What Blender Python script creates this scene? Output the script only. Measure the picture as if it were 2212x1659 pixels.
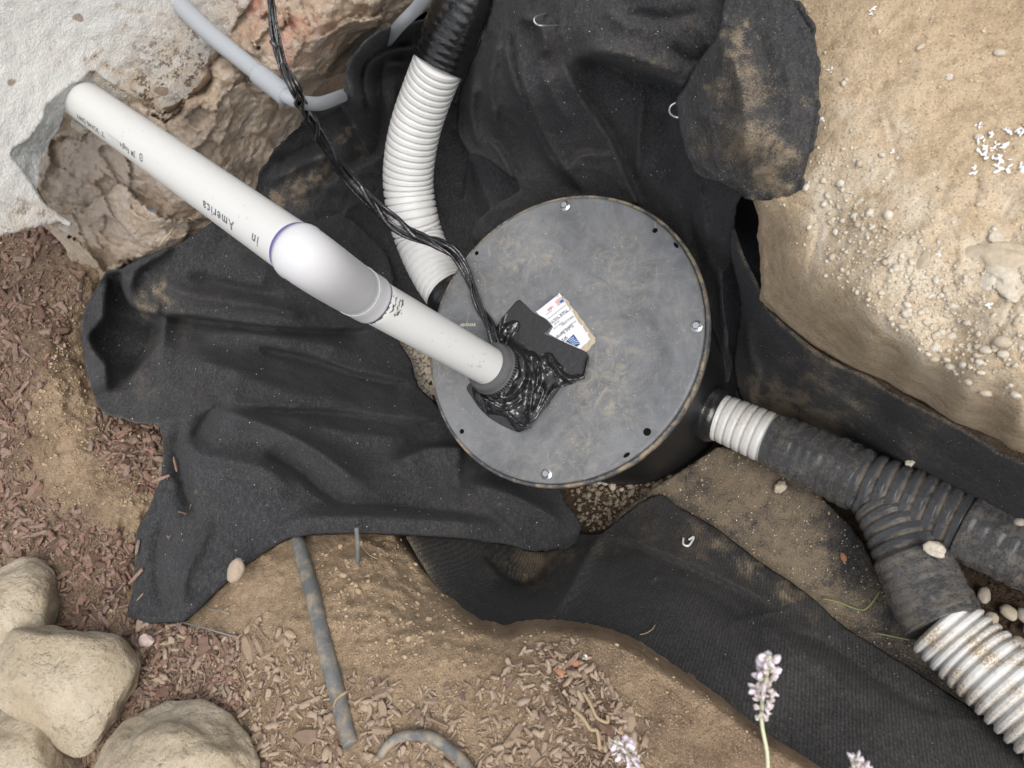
import bpy, math, random
import numpy as np
from mathutils import Vector, Matrix
from mathutils.geometry import delaunay_2d_cdt
random.seed(7); RNG = np.random.RandomState(7)
S = bpy.context.scene
for o in list(bpy.data.objects): bpy.data.objects.remove(o)
COL = S.collection
# ------------------------------------------------------------------ camera
FPX, CU, CV = 1620.0, 1106.0, 829.5          # focal length and centre in plan pixels (2212 x 1659)
HC = 1.024                                    # camera height above the basin lid, metres
down = np.array([841., -392., -1620.]); down /= np.linalg.norm(down)
Zc = -down
Xc = np.array([1., 0, 0]) - Zc * Zc[0]; Xc /= np.linalg.norm(Xc)
Yc = np.cross(Zc, Xc)
RW = np.array([Xc, Yc, Zc])                   # camera vector -> world vector
CAM = np.array([0, 0, HC])
cam = bpy.data.cameras.new('camera'); camo = bpy.data.objects.new('camera', cam); COL.objects.link(camo)
m = Matrix([list(RW[0]) + [0], list(RW[1]) + [0], list(RW[2]) + [0], [0, 0, 0, 1]])
camo.matrix_world = Matrix.Translation(Vector(CAM)) @ m
cam.sensor_width = 36; cam.lens = 36 * FPX / 2212; cam.clip_start = .01; cam.clip_end = 100
cam.dof.use_dof = True; cam.dof.focus_distance = 1.16; cam.dof.aperture_fstop = 11
S.camera = camo
S.render.resolution_x = 1024; S.render.resolution_y = 768
# ------------------------------------------------------------------ light
W = bpy.data.worlds.new('World'); S.world = W; W.use_nodes = True
wn, wl = W.node_tree.nodes, W.node_tree.links
for n in list(wn): wn.remove(n)
sky = wn.new('ShaderNodeTexSky'); sky.sky_type = 'NISHITA'; sky.sun_disc = False
SUN_EL, SUN_AZ = math.radians(60), math.radians(118)
sky.sun_elevation = SUN_EL; sky.sun_rotation = SUN_AZ; sky.dust_density = 4; sky.air_density = 1.2
hs = wn.new('ShaderNodeHueSaturation'); hs.inputs['Saturation'].default_value = .30
bg = wn.new('ShaderNodeBackground'); bg.inputs[1].default_value = .15
wo = wn.new('ShaderNodeOutputWorld')
wl.new(sky.outputs[0], hs.inputs['Color']); wl.new(hs.outputs[0], bg.inputs[0]); wl.new(bg.outputs[0], wo.inputs[0])
sl = bpy.data.lights.new('sun', 'SUN'); sl.energy = 1.1; sl.angle = math.radians(40); sl.color = (1, .96, .9)
so = bpy.data.objects.new('sun', sl); COL.objects.link(so)
sd = Vector((math.sin(SUN_AZ) * math.cos(SUN_EL), math.cos(SUN_AZ) * math.cos(SUN_EL), math.sin(SUN_EL)))
so.rotation_euler = sd.to_track_quat('Z', 'Y').to_euler()
S.view_settings.view_transform = 'Standard'; S.view_settings.look = 'None'
S.view_settings.exposure = 0.42; S.view_settings.gamma = 1; S.view_settings.use_curve_mapping = False
# ------------------------------------------------------------------ maths helpers
def ray(u, v):
    u = np.asarray(u, float); v = np.asarray(v, float)
    r = np.stack([u - CU, -(v - CV), np.full(np.broadcast(u, v).shape, -FPX)], -1)
    return r @ RW.T
def P(u, v, z):
    r = ray(u, v); t = (np.asarray(z, float) - HC) / r[..., 2]
    return CAM + r * t[..., None]
def depth(u, v, z):
    r = ray(u, v); return (z - HC) / r[..., 2] * FPX
def mpp(u, v, z): return depth(u, v, z) / FPX      # metres per plan pixel there
_pr = np.random.RandomState(3).permutation(256); _pr = np.concatenate([_pr, _pr, _pr])
_gr = np.random.RandomState(4).normal(size=(256, 3)); _gr /= np.linalg.norm(_gr, axis=1)[:, None]
def perlin(p):
    p = np.asarray(p, float); i = np.floor(p).astype(int); f = p - i; i &= 255
    w = f * f * f * (f * (f * 6 - 15) + 10); out = 0
    for dx in (0, 1):
        for dy in (0, 1):
            for dz in (0, 1):
                h = _pr[_pr[_pr[(i[..., 0] + dx) & 255] + ((i[..., 1] + dy) & 255)] + ((i[..., 2] + dz) & 255)]
                g = _gr[h]
                d = g[..., 0] * (f[..., 0] - dx) + g[..., 1] * (f[..., 1] - dy) + g[..., 2] * (f[..., 2] - dz)
                out = out + d * (w[..., 0] if dx else 1 - w[..., 0]) * (w[..., 1] if dy else 1 - w[..., 1]) * (w[..., 2] if dz else 1 - w[..., 2])
    return out
def fbm(p, scale, octv=4, gain=.5, ridged=False):
    a, s, o = 1., scale, 0
    for k in range(octv):
        n = perlin(p * s + k * 17.3)
        o = o + a * ((.35 - np.abs(n)) if ridged else n); a *= gain; s *= 2.03
    return o
def rbf(ctrl, c=70.):
    c_ = np.array(ctrl, float); X = c_[:, :2] / 100.; k = c / 100.; n = len(X)
    ph = lambda A, B: np.sqrt(((A[:, None] - B[None]) ** 2).sum(-1) + k * k)
    M = np.zeros((n + 3, n + 3)); M[:n, :n] = ph(X, X); M[:n, n] = 1; M[:n, n + 1:] = X
    M[n:, :n] = M[:n, n:].T
    w = np.linalg.lstsq(M, np.concatenate([c_[:, 2], [0, 0, 0]]), rcond=None)[0]
    def f(u, v):
        u = np.asarray(u, float); sh = u.shape; Q = np.stack([u.ravel(), np.asarray(v, float).ravel()], 1) / 100.
        out = np.empty(len(Q))
        for a in range(0, len(Q), 40000):
            q = Q[a:a + 40000]; out[a:a + 40000] = ph(q, X) @ w[:n] + w[n] + q @ w[n + 1:]
        return out.reshape(sh)
    return f
def pl_dist(u, v, pts):
    """distance, signed side (+ = right of travel in picture) and 0..1 position along a polyline"""
    pts = np.array(pts, float); u = np.asarray(u, float); v = np.asarray(v, float)
    best = np.full(u.shape, 1e9); side = np.zeros(u.shape); par = np.zeros(u.shape)
    seg = np.linalg.norm(np.diff(pts, axis=0), axis=1); L = seg.sum(); acc = 0
    for i in range(len(pts) - 1):
        a, b = pts[i], pts[i + 1]; d = b - a
        t = np.clip(((u - a[0]) * d[0] + (v - a[1]) * d[1]) / (d @ d), 0, 1)
        dx, dy = u - a[0] - t * d[0], v - a[1] - t * d[1]; ds = np.hypot(dx, dy)
        mk = ds < best; best = np.where(mk, ds, best)
        side = np.where(mk, np.sign(d[0] * dy - d[1] * dx), side); par = np.where(mk, (acc + t * seg[i]) / L, par); acc += seg[i]
    return best, side, par
def spline(pts, n=12):
    p = np.array(pts, float); p = np.vstack([2 * p[0] - p[1], p, 2 * p[-1] - p[-2]]); out = []
    for i in range(1, len(p) - 2):
        for k in range(n):
            t = k / n; a, b, c, d = p[i - 1], p[i], p[i + 1], p[i + 2]
            out.append(.5 * (2 * b + (c - a) * t + (2 * a - 5 * b + 4 * c - d) * t * t + (3 * b - a - 3 * c + d) * t ** 3))
    out.append(p[-2]); return np.array(out)
def fold_z(u, v, folds, FK=1.55):
    z = 0
    for f in folds:
        kind, pts, w, a = f[:4]; pts = spline(pts, 5)
        d, s, t = pl_dist(u, v, pts)
        tap = np.clip(np.minimum(t / .22, (1 - t) / .22), 0, 1) if len(f) < 5 else np.clip(np.minimum(t / f[4][0] if f[4][0] else 1e3, (1 - t) / f[4][1] if f[4][1] else 1e3), 0, 1)
        tap = tap * tap * (3 - 2 * tap)
        end = np.where((t <= 0) | (t >= 1), np.exp(-(d / w) ** 2), 1)
        if kind == 'r': z = z + FK * a * tap * (.45 * np.exp(-(d / w) ** 2) + .55 * np.exp(-np.sqrt(d * d + 4) / (.75 * w)))
        else:          # crease: stands proud on the + side, drops sharply to a groove at the line
            sd_ = d * s; up = 1 / (1 + np.exp(-np.clip(sd_ / 2.2, -30, 30)))
            z = z + FK * a * tap * (up * np.exp(-np.maximum(sd_, 0) / w) - .35 * (1 - up) * np.exp(-np.maximum(-sd_, 0) / (w * .6)))
    return z
def in_poly(u, v, poly):
    poly = np.array(poly, float); c = np.zeros(np.shape(u), bool); j = len(poly) - 1
    for i in range(len(poly)):
        xi, yi = poly[i]; xj, yj = poly[j]
        c ^= ((yi > v) != (yj > v)) & (u < (xj - xi) * (v - yi) / (yj - yi + 1e-12) + xi); j = i
    return c
# ------------------------------------------------------------------ materials
def M_(name):
    m = bpy.data.materials.new(name); m.use_nodes = True
    nt = m.node_tree; b = nt.nodes['Principled BSDF']; return m, nt, b
class NT:
    def __init__(s, nt):
        s.nt = nt; s.tc = nt.nodes.new('ShaderNodeTexCoord').outputs['Object']
    def n(s, t, **k):
        x = s.nt.nodes.new(t)
        for a, b in k.items(): setattr(x, a, b)
        return x
    def put(s, inp, val):
        if isinstance(val, bpy.types.NodeSocket): s.nt.links.new(val, inp)
        else: inp.default_value = val if not isinstance(val, tuple) or len(val) == 4 or inp.type == 'VECTOR' else (*val, 1)
    def noise(s, scale, det=4, rough=.55, co=None, dist=0, out=0):
        x = s.n('ShaderNodeTexNoise'); s.put(x.inputs['Vector'], co or s.tc)
        x.inputs['Scale'].default_value = scale; x.inputs['Detail'].default_value = det; x.inputs['Roughness'].default_value = rough; x.inputs['Distortion'].default_value = dist
        return x.outputs[out]
    def vor(s, scale, feat='F1', out='Distance', co=None, rnd=1):
        x = s.n('ShaderNodeTexVoronoi', feature=feat); s.put(x.inputs['Vector'], co or s.tc); x.inputs['Scale'].default_value = scale
        x.inputs['Randomness'].default_value = rnd
        return x.outputs[out]
    def ramp(s, f, a, b, lo=0., hi=1.):
        x = s.n('ShaderNodeMapRange'); s.put(x.inputs[0], f); x.inputs[1].default_value = a; x.inputs[2].default_value = b
        x.inputs[3].default_value = lo; x.inputs[4].default_value = hi; x.clamp = True; return x.outputs[0]
    def mix(s, f, a, b):
        x = s.n('ShaderNodeMix', data_type='RGBA'); s.put(x.inputs[0], f); s.put(x.inputs[6], a); s.put(x.inputs[7], b); return x.outputs[2]
    def math(s, op, a, b=0.):
        x = s.n('ShaderNodeMath', operation=op); s.put(x.inputs[0], a); s.put(x.inputs[1], b); return x.outputs[0]
    def attr(s, name, out='Fac'):
        return s.n('ShaderNodeAttribute', attribute_name=name).outputs[out]
    def bump(s, h, strength, dist, nrm=None):
        x = s.n('ShaderNodeBump'); s.put(x.inputs['Height'], h); x.inputs['Strength'].default_value = strength; x.inputs['Distance'].default_value = dist
        if nrm: s.put(x.inputs['Normal'], nrm)
        return x.outputs[0]
    def scl(s, v):
        x = s.n('ShaderNodeMapping'); s.put(x.inputs[0], s.tc); x.inputs['Scale'].default_value = v; return x.outputs[0]
def setp(b, N, col=None, rough=None, nrm=None, spec=None, coat=None, metal=None, sheen=None):
    if col is not None: N.put(b.inputs['Base Color'], col)
    if rough is not None: N.put(b.inputs['Roughness'], rough)
    if nrm is not None: N.put(b.inputs['Normal'], nrm)
    if spec is not None: b.inputs['Specular IOR Level'].default_value = spec
    if coat is not None: b.inputs['Coat Weight'].default_value = coat
    if metal is not None: b.inputs['Metallic'].default_value = metal
    if sheen is not None: b.inputs['Sheen Weight'].default_value = sheen; b.inputs['Sheen Roughness'].default_value = .6
TAN = (.32, .25, .17); 
def soil_mat(name, c1, c2, cd, pale=None, bs=1.):
    m, nt, b = M_(name); N = NT(nt)
    a = N.ramp(N.noise(9, 5), .35, .65); c = N.mix(a, c1, c2)
    c = N.mix(N.ramp(N.noise(60, 6, .65), .45, .7), c, tuple(x * .72 for x in c2))
    c = N.mix(N.math('MULTIPLY', N.attr('dark'), N.ramp(N.noise(22, 5), .25, .6, .45, 1)), c, cd)
    if pale:
        c = N.mix(N.math('MULTIPLY', N.attr('pale'), N.ramp(N.noise(26, 6, .7), .38, .6)), c, pale)
    gr = N.vor(330); c = N.mix(N.ramp(gr, .1, .32, .5, 0), c, tuple(min(1, x * 1.5 + .05) for x in c1))
    c = N.mix(N.ramp(N.noise(500, 2), .58, .68, 0, .55), c, tuple(x * .35 for x in cd))
    h = N.math('ADD', N.noise(70, 8, .7), N.math('MULTIPLY', N.noise(420, 4, .7), .45))
    nr = N.bump(h, .9 * bs, .012); nr = N.bump(N.vor(260), .35 * bs, -.003, nr)
    setp(b, N, c, .95, nr, spec=.15); return m
M = {}
M['soil'] = soil_mat('brown_soil', (.52, .385, .255), (.43, .31, .20), (.12, .08, .06))
M['bank'] = soil_mat('sandy_bank_soil', (.54, .42, .285), (.46, .345, .22), (.23, .165, .11), pale=(.66, .58, .46), bs=.5)
M['floor'] = soil_mat('damp_shaded_trench_soil', (.13, .092, .06), (.095, .068, .046), (.02, .017, .014))
def rock_mat():
    m, nt, b = M_('rough_footing_concrete'); N = NT(nt)
    c = N.mix(N.ramp(N.noise(10, 5), .38, .62), (.54, .44, .345), (.43, .335, .245))
    c = N.mix(N.ramp(N.noise(30, 6, .7), .5, .66, 0, .8), c, (.58, .50, .43))
    c = N.mix(N.math('MULTIPLY', N.attr('pale'), N.ramp(N.noise(35, 5, .7), .3, .6)), c, (.52, .45, .39))
    c = N.mix(N.math('MULTIPLY', N.attr('pink'), N.ramp(N.noise(28, 5, .6), .4, .6)), c, (.50, .245, .18))
    c = N.mix(N.ramp(N.noise(55, 8, .75), .64, .72, 0, .8), c, (.12, .085, .07))
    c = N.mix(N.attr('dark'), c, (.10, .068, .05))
    h = N.math('ADD', N.noise(38, 9, .68), N.math('MULTIPLY', N.vor(60), .35))
    nr = N.bump(h, .75, .02); nr = N.bump(N.noise(400, 4, .7), .5, .002, nr)
    setp(b, N, c, .95, nr, spec=.15); return m
M['rock'] = rock_mat()
def stucco_mat(name, col, dirt, bs=.9):
    m, nt, b = M_(name); N = NT(nt)
    c = N.mix(N.ramp(N.noise(7, 4), .35, .7), col, tuple(x * .93 for x in col))
    c = N.mix(N.math('MULTIPLY', N.attr('dirty'), N.ramp(N.noise(18, 6, .7), .35, .58)), c, (.50, .41, .30))
    c = N.mix(N.math('MULTIPLY', N.attr('dirty'), N.ramp(N.noise(75, 7, .8), .51, .58)), c, (.11, .07, .055))
    c = N.mix(N.ramp(N.noise(24, 2, .4), .715, .735, 0, .7), c, (.2, .13, .08))
    h = N.noise(230, 3, .6, dist=.7)
    nr = N.bump(N.ramp(h, .38, .62), bs * .45, .0018); nr = N.bump(N.noise(600, 3), .3, .001, nr)
    setp(b, N, c, .85, nr, spec=.25); return m
M['stucco'] = stucco_mat('white_textured_stucco', (.62, .61, .585), .3)
M['mortar'] = stucco_mat('grey_broken_mortar', (.50, .505, .49), .3, 1.2)
def fabric_mat(name, col, ribs=False, base=.0):
    m, nt, b = M_(name); N = NT(nt)
    c = N.mix(N.ramp(N.noise(14, 5), .35, .7), col, tuple(x * 1.55 for x in col))
    fib = N.noise(260, 4, .7, co=N.scl((1, .35, 1)))
    c = N.mix(N.ramp(fib, .42, .68), c, tuple(x * 2.3 for x in col)); c = N.mix(N.ramp(N.noise(330, 3, .7), .38, .55, .55, 0), c, tuple(x * .35 for x in col))
    d = N.attr('dust')
    c = N.mix(N.math('MULTIPLY', N.ramp(d, .2, 1, 0, .22), N.ramp(N.noise(20, 6, .6), .25, .65)), c, (.19, .155, .115))
    spk = N.math('ADD', N.math('MULTIPLY', N.noise(40, 7, .72), .7), N.math('MULTIPLY', N.noise(520, 3, .7), 1.1))
    thr = N.math('SUBTRACT', 1.24, N.math('MULTIPLY', d, .52))
    k = N.ramp(N.math('SUBTRACT', spk, thr), 0, .3, 0, .78)
    c = N.mix(k, c, TAN)
    c = N.mix(N.ramp(N.noise(620, 2, .5), .70, .74, 0, .8), c, (.30, .28, .25))
    h = N.math('ADD', N.noise(700, 3, .7), N.math('MULTIPLY', fib, 1.2))
    nr = N.bump(N.noise(30, 4, .5), .5, .008); nr = N.bump(N.noise(130, 4, .6), .4, .003, nr)
    if ribs:
        w = N.n('ShaderNodeTexWave'); N.put(w.inputs['Vector'], N.tc); w.inputs['Scale'].default_value = 75; w.inputs['Distortion'].default_value = 1.5; w.inputs['Detail Scale'].default_value = 3
        nr = N.bump(w.outputs[1], .5, .0012, nr)
        c = N.mix(N.ramp(w.outputs[1], .2, .8, .35, 0), c, (.014, .014, .014))
    nr = N.bump(h, .8, .0026, nr)
    setp(b, N, c, 1.0, nr, spec=.08, sheen=.06); return m
M['fabric'] = fabric_mat('black_felt_fabric', (.0335, .0338, .036))
M['fabric_ribbed'] = fabric_mat('black_ribbed_fabric', (.045, .044, .0435), True)
def plain(name, col, rough=.5, spec=.5, bump=None, coat=0, metal=0, var=None, dirt=None):
    m, nt, b = M_(name); N = NT(nt); c = col
    if var: c = N.mix(N.ramp(N.noise(var[0], 4), .35, .65), col, var[1])
    if dirt:   # scale, lo, hi, colour
        c = N.mix(N.ramp(N.noise(dirt[0], 7, .72), dirt[1], dirt[2], 0, dirt[4] if len(dirt) > 4 else 1), c, dirt[3])
    nr = N.bump(N.noise(bump[0], 4, .6), bump[1], bump[2]) if bump else None
    setp(b, N, c, rough, nr, spec, coat, metal); return m
M['pvc'] = plain('white_pvc', (.60, .60, .585), .42, .4, (14, .1, .004), dirt=(70, .70, .74, (.45, .42, .38), .5))
M['pvc_fitting'] = plain('bright_white_pvc', (.57, .57, .585), .5, .5, (20, .05, .003))
M['primer'] = plain('purple_primer', (.16, .13, .42), .4)
M['scuff'] = plain('dark_scuff', (.10, .085, .08), .7)
M['ink'] = plain('grey_ink', (.10, .10, .11), .6)
M['ink_faint'] = plain('faint_grey_ink', (.45, .45, .45), .6)
M['conduit'] = plain('grey_conduit', (.34, .36, .385), .5, .4, (60, .1, .002), dirt=(40, .62, .75, (.27, .24, .2), .5))
def corr_mat():
    m, nt, b = M_('white_corrugated_plastic'); N = NT(nt)
    c = N.mix(N.ramp(N.noise(12, 4), .4, .7), (.72, .72, .71), (.62, .62, .60))
    c = N.mix(N.math('MULTIPLY', N.attr('groove'), .18), c, (.40, .37, .32))
    c = N.mix(N.math('MULTIPLY', N.math('MULTIPLY', N.attr('dust'), N.ramp(N.noise(28, 3), .42, .6)), N.ramp(N.noise(300, 5, .8), .44, .54)), c, (.40, .29, .16))
    c = N.mix(N.ramp(N.noise(220, 3), .70, .73, 0, .7), c, (.2, .17, .13))
    setp(b, N, c, .42, N.bump(N.noise(90, 4), .15, .002), .45); return m
M['corrugated'] = corr_mat()
def tape_mat(name, dust, rough=.16, wr=0.6, base=(.012, .012, .013), streak=False, tan=(.30, .25, .185)):
    m, nt, b = M_(name); N = NT(nt)
    if streak:
        x = N.n('ShaderNodeCombineXYZ'); N.put(x.inputs[0], N.math('MULTIPLY', N.attr('along'), 60.)); N.put(x.inputs[1], N.math('MULTIPLY', N.attr('around'), 1.6)); co = x.outputs[0]
        st = N.noise(4.5, 8, .8, co=co, dist=.9); pn = N.noise(42, 6, .7)
        f = N.math('ADD', N.math('MULTIPLY', st, .6), N.math('MULTIPLY', pn, .4))
    else:
        f = N.noise(55, 8, .75, co=N.scl((1, 1, 2.2)))
    k = N.ramp(N.math('ADD', f, N.math('MULTIPLY', N.attr('dust'), .25)), 1.02 - dust, 1.16 - dust, 0, .9)
    c = N.mix(k, base, tan)
    c = N.mix(N.ramp(N.noise(25, 3), .3, .7, 0, .35 if streak else 0), c, tuple(min(1, q * 3.2) for q in base))
    if streak: c = N.mix(N.math('MULTIPLY', N.attr('groove'), N.ramp(N.noise(26, 6, .75), .43, .52, .0, .8)), c, (.36, .30, .22))
    r = N.ramp(k, 0, .6, rough, .85)
    nr = N.bump(st, .9, .006) if streak else N.bump(N.noise(95, 5, .6, dist=1.2), wr, .004)
    setp(b, N, c, r, nr, .9, coat=.35 if rough < .25 else 0)
    b.inputs['Coat Roughness'].default_value = .12; return m
M['tape'] = tape_mat('glossy_black_tape', .10, .09, .25)
M['tape_flat'] = tape_mat('black_flashing_tape', .24, .26, .3, (.022, .022, .023))
M['tape_dusty'] = tape_mat('dusty_black_tape', .505, .16, .8, (.05, .052, .056), True)
M['cable'] = tape_mat('black_taped_cable', .05, .2, .5)
M['wye'] = tape_mat('muddy_black_plastic', .45, .2, .1, (.05, .053, .059), True)
def lid_mat():
    m, nt, b = M_('grey_black_foam_plastic'); N = NT(nt)
    n1 = N.noise(6.5, 9, .72, dist=.7); n2 = N.noise(34, 9, .8, dist=1.1)
    c = N.mix(N.ramp(n1, .35, .62), (.095, .099, .106), (.19, .198, .21))
    c = N.mix(N.ramp(n2, .52, .66, 0, .6), c, (.25, .252, .25))
    c = N.mix(N.ramp(N.noise(8, 3), .6, .75, 0, .5), c, (.07, .074, .082))
    k = N.math('MULTIPLY', N.ramp(N.noise(38, 9, .85, dist=1.6), .47, .62), N.ramp(N.math('ADD', N.noise(6, 4), N.attr('dust')), .48, 1.0))
    c = N.mix(N.math('MULTIPLY', k, .72), c, (.36, .32, .245))
    scr = N.noise(60, 5, .7, co=N.scl((3., .25, 1)), dist=.4); c = N.mix(N.ramp(scr, .60, .68, 0, .5), c, (.28, .28, .275)); scr2 = N.noise(60, 5, .7, co=N.scl((.25, 3., 1)), dist=.4); c = N.mix(N.ramp(scr2, .61, .69, 0, .4), c, (.29, .28, .265))
    c = N.mix(N.ramp(N.attr('dust'), .9, 1., 0, .9), c, (.38, .29, .19))
    c = N.mix(N.ramp(N.noise(300, 3), .69, .72, 0, .9), c, (.40, .38, .34))
    nr = N.bump(N.noise(160, 4, .6), .25, .001); nr = N.bump(n2, .15, .002, nr)
    setp(b, N, c, N.ramp(n2, .3, .7, .42, .65), nr, .4); return m
M['lid'] = lid_mat()
M['basin'] = plain('black_basin_plastic', (.014, .014, .015), .45, .4, (60, .2, .002))
M['rim'] = plain('muddy_rim_plastic', (.075, .078, .085), .6, .3, (150, .3, .002), dirt=(45, .44, .58, (.27, .22, .155)))
M['rubber'] = plain('grey_rubber', (.085, .087, .09), .6, .3, (60, .15, .001), dirt=(60, .5, .75, (.2, .18, .15), .4))
M['steel'] = plain('zinc_steel', (.62, .63, .64), .32, .5, None, 0, .9)
M['steel_dull'] = plain('galvanised_wire', (.42, .42, .43), .42, .5, None, 0, .8)
M['hole'] = plain('dark_hole', (.006, .006, .006), .9, .1)
M['paper'] = plain('white_paper_label', (.72, .73, .76), .5, .4, None, dirt=(60, .62, .7, (.45, .36, .25), .6))
M['torn'] = plain('torn_paper', (.45, .38, .29), .9, .1, (200, .6, .002))
M['print_blue'] = plain('blue_print', (.04, .16, .40), .5); M['print_navy'] = plain('navy_print', (.05, .06, .16), .5)
M['print_red'] = plain('red_print', (.50, .07, .05), .5); M['print_pale'] = plain('pale_blue_print', (.35, .55, .8), .5)
def stone_mat(name, c1, c2, c3):
    m, nt, b = M_(name); N = NT(nt)
    c = N.mix(N.ramp(N.noise(11, 6, .6), .35, .65), c1, c2)
    c = N.mix(N.ramp(N.noise(45, 7, .7), .55, .72, 0, .75), c, c3)
    c = N.mix(N.ramp(N.noise(16, 4, .6), .66, .74, 0, .7), c, (.74, .70, .64))
    h = N.noise(45, 10, .7)
    c = N.mix(N.ramp(N.noise(7, 6, .65), .5, .68, 0, .6), c, (.33, .255, .17)); c = N.mix(N.ramp(N.noise(140, 6, .8), .56, .66, 0, .6), c, (.25, .19, .13))
    nr = N.bump(N.noise(17, 5, .6, dist=.6), .9, .03); nr = N.bump(h, .9, .016, nr)
    setp(b, N, c, .88, nr, .25); return m
M['stone'] = stone_mat('pale_tan_boulder', (.54, .445, .315), (.70, .61, .48), (.30, .225, .145))
def rand_mat(name, cols, rough=.85, attr=None, bump=(220, .5, .002), stretch=None, spec=.2):
    m, nt, b = M_(name); N = NT(nt)
    f = N.attr(attr) if attr else N.n('ShaderNodeObjectInfo').outputs['Random']
    r = N.n('ShaderNodeValToRGB'); N.put(r.inputs[0], f); e = r.color_ramp.elements; r.color_ramp.interpolation = 'LINEAR'
    for i, cc in enumerate(cols):
        x = e[i] if i < 2 else e.new(.5)
        x.position = i / (len(cols) - 1); x.color = (*cc, 1)
    for i, cc in enumerate(cols):
        pass
    co = N.scl(stretch) if stretch else None
    n = N.noise(bump[0], 5, .65, co=co); c = N.mix(N.ramp(n, .35, .7, .0, .55), r.outputs[0], (.10, .065, .048) if 'chip' in name else (.3, .25, .19))
    setp(b, N, c, rough, N.bump(n, bump[1], bump[2]), spec); return m

CH = [(.13, .08, .062), (.235, .145, .108), (.31, .195, .15), (.38, .26, .20), (.50, .35, .22), (.28, .215, .175)]
CHD = [(.27, .19, .14), (.34, .245, .18), (.40, .30, .21), (.46, .345, .24), (.53, .40, .26), (.37, .28, .22)]
M['chip_dusty'] = rand_mat('dusty_bark_chip', CHD); M['chip_dusty_stuff'] = rand_mat('dusty_bark_litter', CHD, attr='tone')
M['chip'] = rand_mat('bark_chip', CH); M['chip_stuff'] = rand_mat('bark_chip_litter', CH, attr='tone')
PB = [(.40, .31, .2), (.52, .45, .34), (.44, .38, .30), (.62, .58, .50), (.36, .33, .3)]
M['pebble'] = rand_mat('river_pebble', PB, .6, bump=(60, .2, .002), spec=.35); M['pebble_stuff'] = rand_mat('gravel_grains', PB, .8, 'tone')
CL = [(.50, .42, .31), (.60, .54, .44), (.46, .37, .26), (.66, .61, .52)]
M['pebble_dark'] = rand_mat('damp_gravel', [(.16, .12, .085), (.22, .17, .125), (.12, .09, .065), (.30, .26, .2)], .85, 'tone'); M['clod'] = rand_mat('pale_clod', CL, .95, 'tone'); M['clod_one'] = rand_mat('pale_clod_single', CL, .95)
SO = [(.36, .26, .17), (.43, .315, .205), (.27, .19, .13), (.48, .36, .24)]
M['pinkstone'] = plain('pink_grey_stone', (.46, .33, .29), .9, .2, (90, .6, .004), var=(60, (.58, .50, .47)))
M['clump'] = rand_mat('brown_clump', [(.38, .30, .23), (.42, .33, .25)], .95)
M['crumb'] = rand_mat('soil_crumbs', SO, .95, 'tone')
M['foam'] = plain('white_foam_debris', (.8, .8, .8), .7, .2)
M['hose'] = plain('grey_poly_tube', (.12, .125, .128), .6, .35, (80, .3, .002), var=(40, (.17, .175, .17)), dirt=(45, .46, .62, (.34, .28, .2), .8))
M['petal'] = plain('lavender_petal', (.68, .60, .68), .7, .2, var=(300, (.78, .70, .74)))
M['calyx'] = plain('dry_lavender_calyx', (.52, .47, .44), .85, .2, (300, .4, .001), var=(250, (.64, .56, .52)))
M['stem'] = plain('pale_green_stem', (.60, .62, .42), .6, .3)
M['grass'] = plain('green_grass_blade', (.24, .27, .11), .6, .3)
M['root'] = plain('dry_root_fibre', (.36, .27, .17), .8, .2)
M['twig'] = plain('dry_twig', (.40, .32, .22), .8, .2)
M['leaf_orange'] = plain('orange_bark', (.38, .19, .11), .8, .2, (200, .4, .002))
# ------------------------------------------------------------------ object helpers
def tag(o, label=None, cat=None, group=None, kind=None):
    if label: o['label'] = label
    if cat: o['category'] = cat
    if group: o['group'] = group
    if kind: o['kind'] = kind
    return o
def thing(name, loc, label, cat, group=None):
    o = bpy.data.objects.new(name, None); o.empty_display_size = .02; o.location = loc; COL.objects.link(o)
    return tag(o, label, cat, group)
def link(name, me, parent=None, mat=None, smooth=True):
    if mat is not None and not me.materials: me.materials.append(mat)
    if smooth: me.polygons.foreach_set('use_smooth', [True] * len(me.polygons))
    o = bpy.data.objects.new(name, me); COL.objects.link(o)
    if parent: o.parent = parent
    return o
def mesh(name, verts, faces, mat, parent=None, smooth=True, attrs=None, origin=None):
    """verts in world metres; object origin at its base (or the parent's)"""
    v = np.asarray(verts, float)
    if parent is not None:
        org = np.zeros(3); q = parent
        while q is not None: org = org + np.array(q.location); q = q.parent
        loc = np.zeros(3)
    else:
        org = np.array(origin) if origin is not None else np.array([v[:, 0].mean(), v[:, 1].mean(), v[:, 2].min()]); loc = org
    me = bpy.data.meshes.new(name); fa = faces
    if isinstance(fa, np.ndarray):
        k = fa.shape[1]; me.vertices.add(len(v)); me.vertices.foreach_set('co', (v - org).ravel())
        me.loops.add(fa.size); me.loops.foreach_set('vertex_index', fa.ravel().astype(np.int32))
        me.polygons.add(len(fa)); me.polygons.foreach_set('loop_start', np.arange(0, fa.size, k, dtype=np.int32))
        me.polygons.foreach_set('loop_total', np.full(len(fa), k, dtype=np.int32)); me.update(calc_edges=True)
    else: me.from_pydata([tuple(x) for x in (v - org)], [], fa)
    if attrs:
        for k_, a in attrs.items():
            at = me.attributes.new(k_, 'FLOAT', 'POINT'); at.data.foreach_set('value', np.asarray(a, np.float32))
    o = link(name, me, parent, mat, smooth); o.location = loc if parent is None else (0, 0, 0)
    return o
def chaikin(poly, n=1):
    p = np.array(poly, float)
    for _ in range(n):
        q = np.roll(p, -1, 0); p = np.stack([.82 * p + .18 * q, .18 * p + .82 * q], 1).reshape(-1, 2)
    return p
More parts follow.
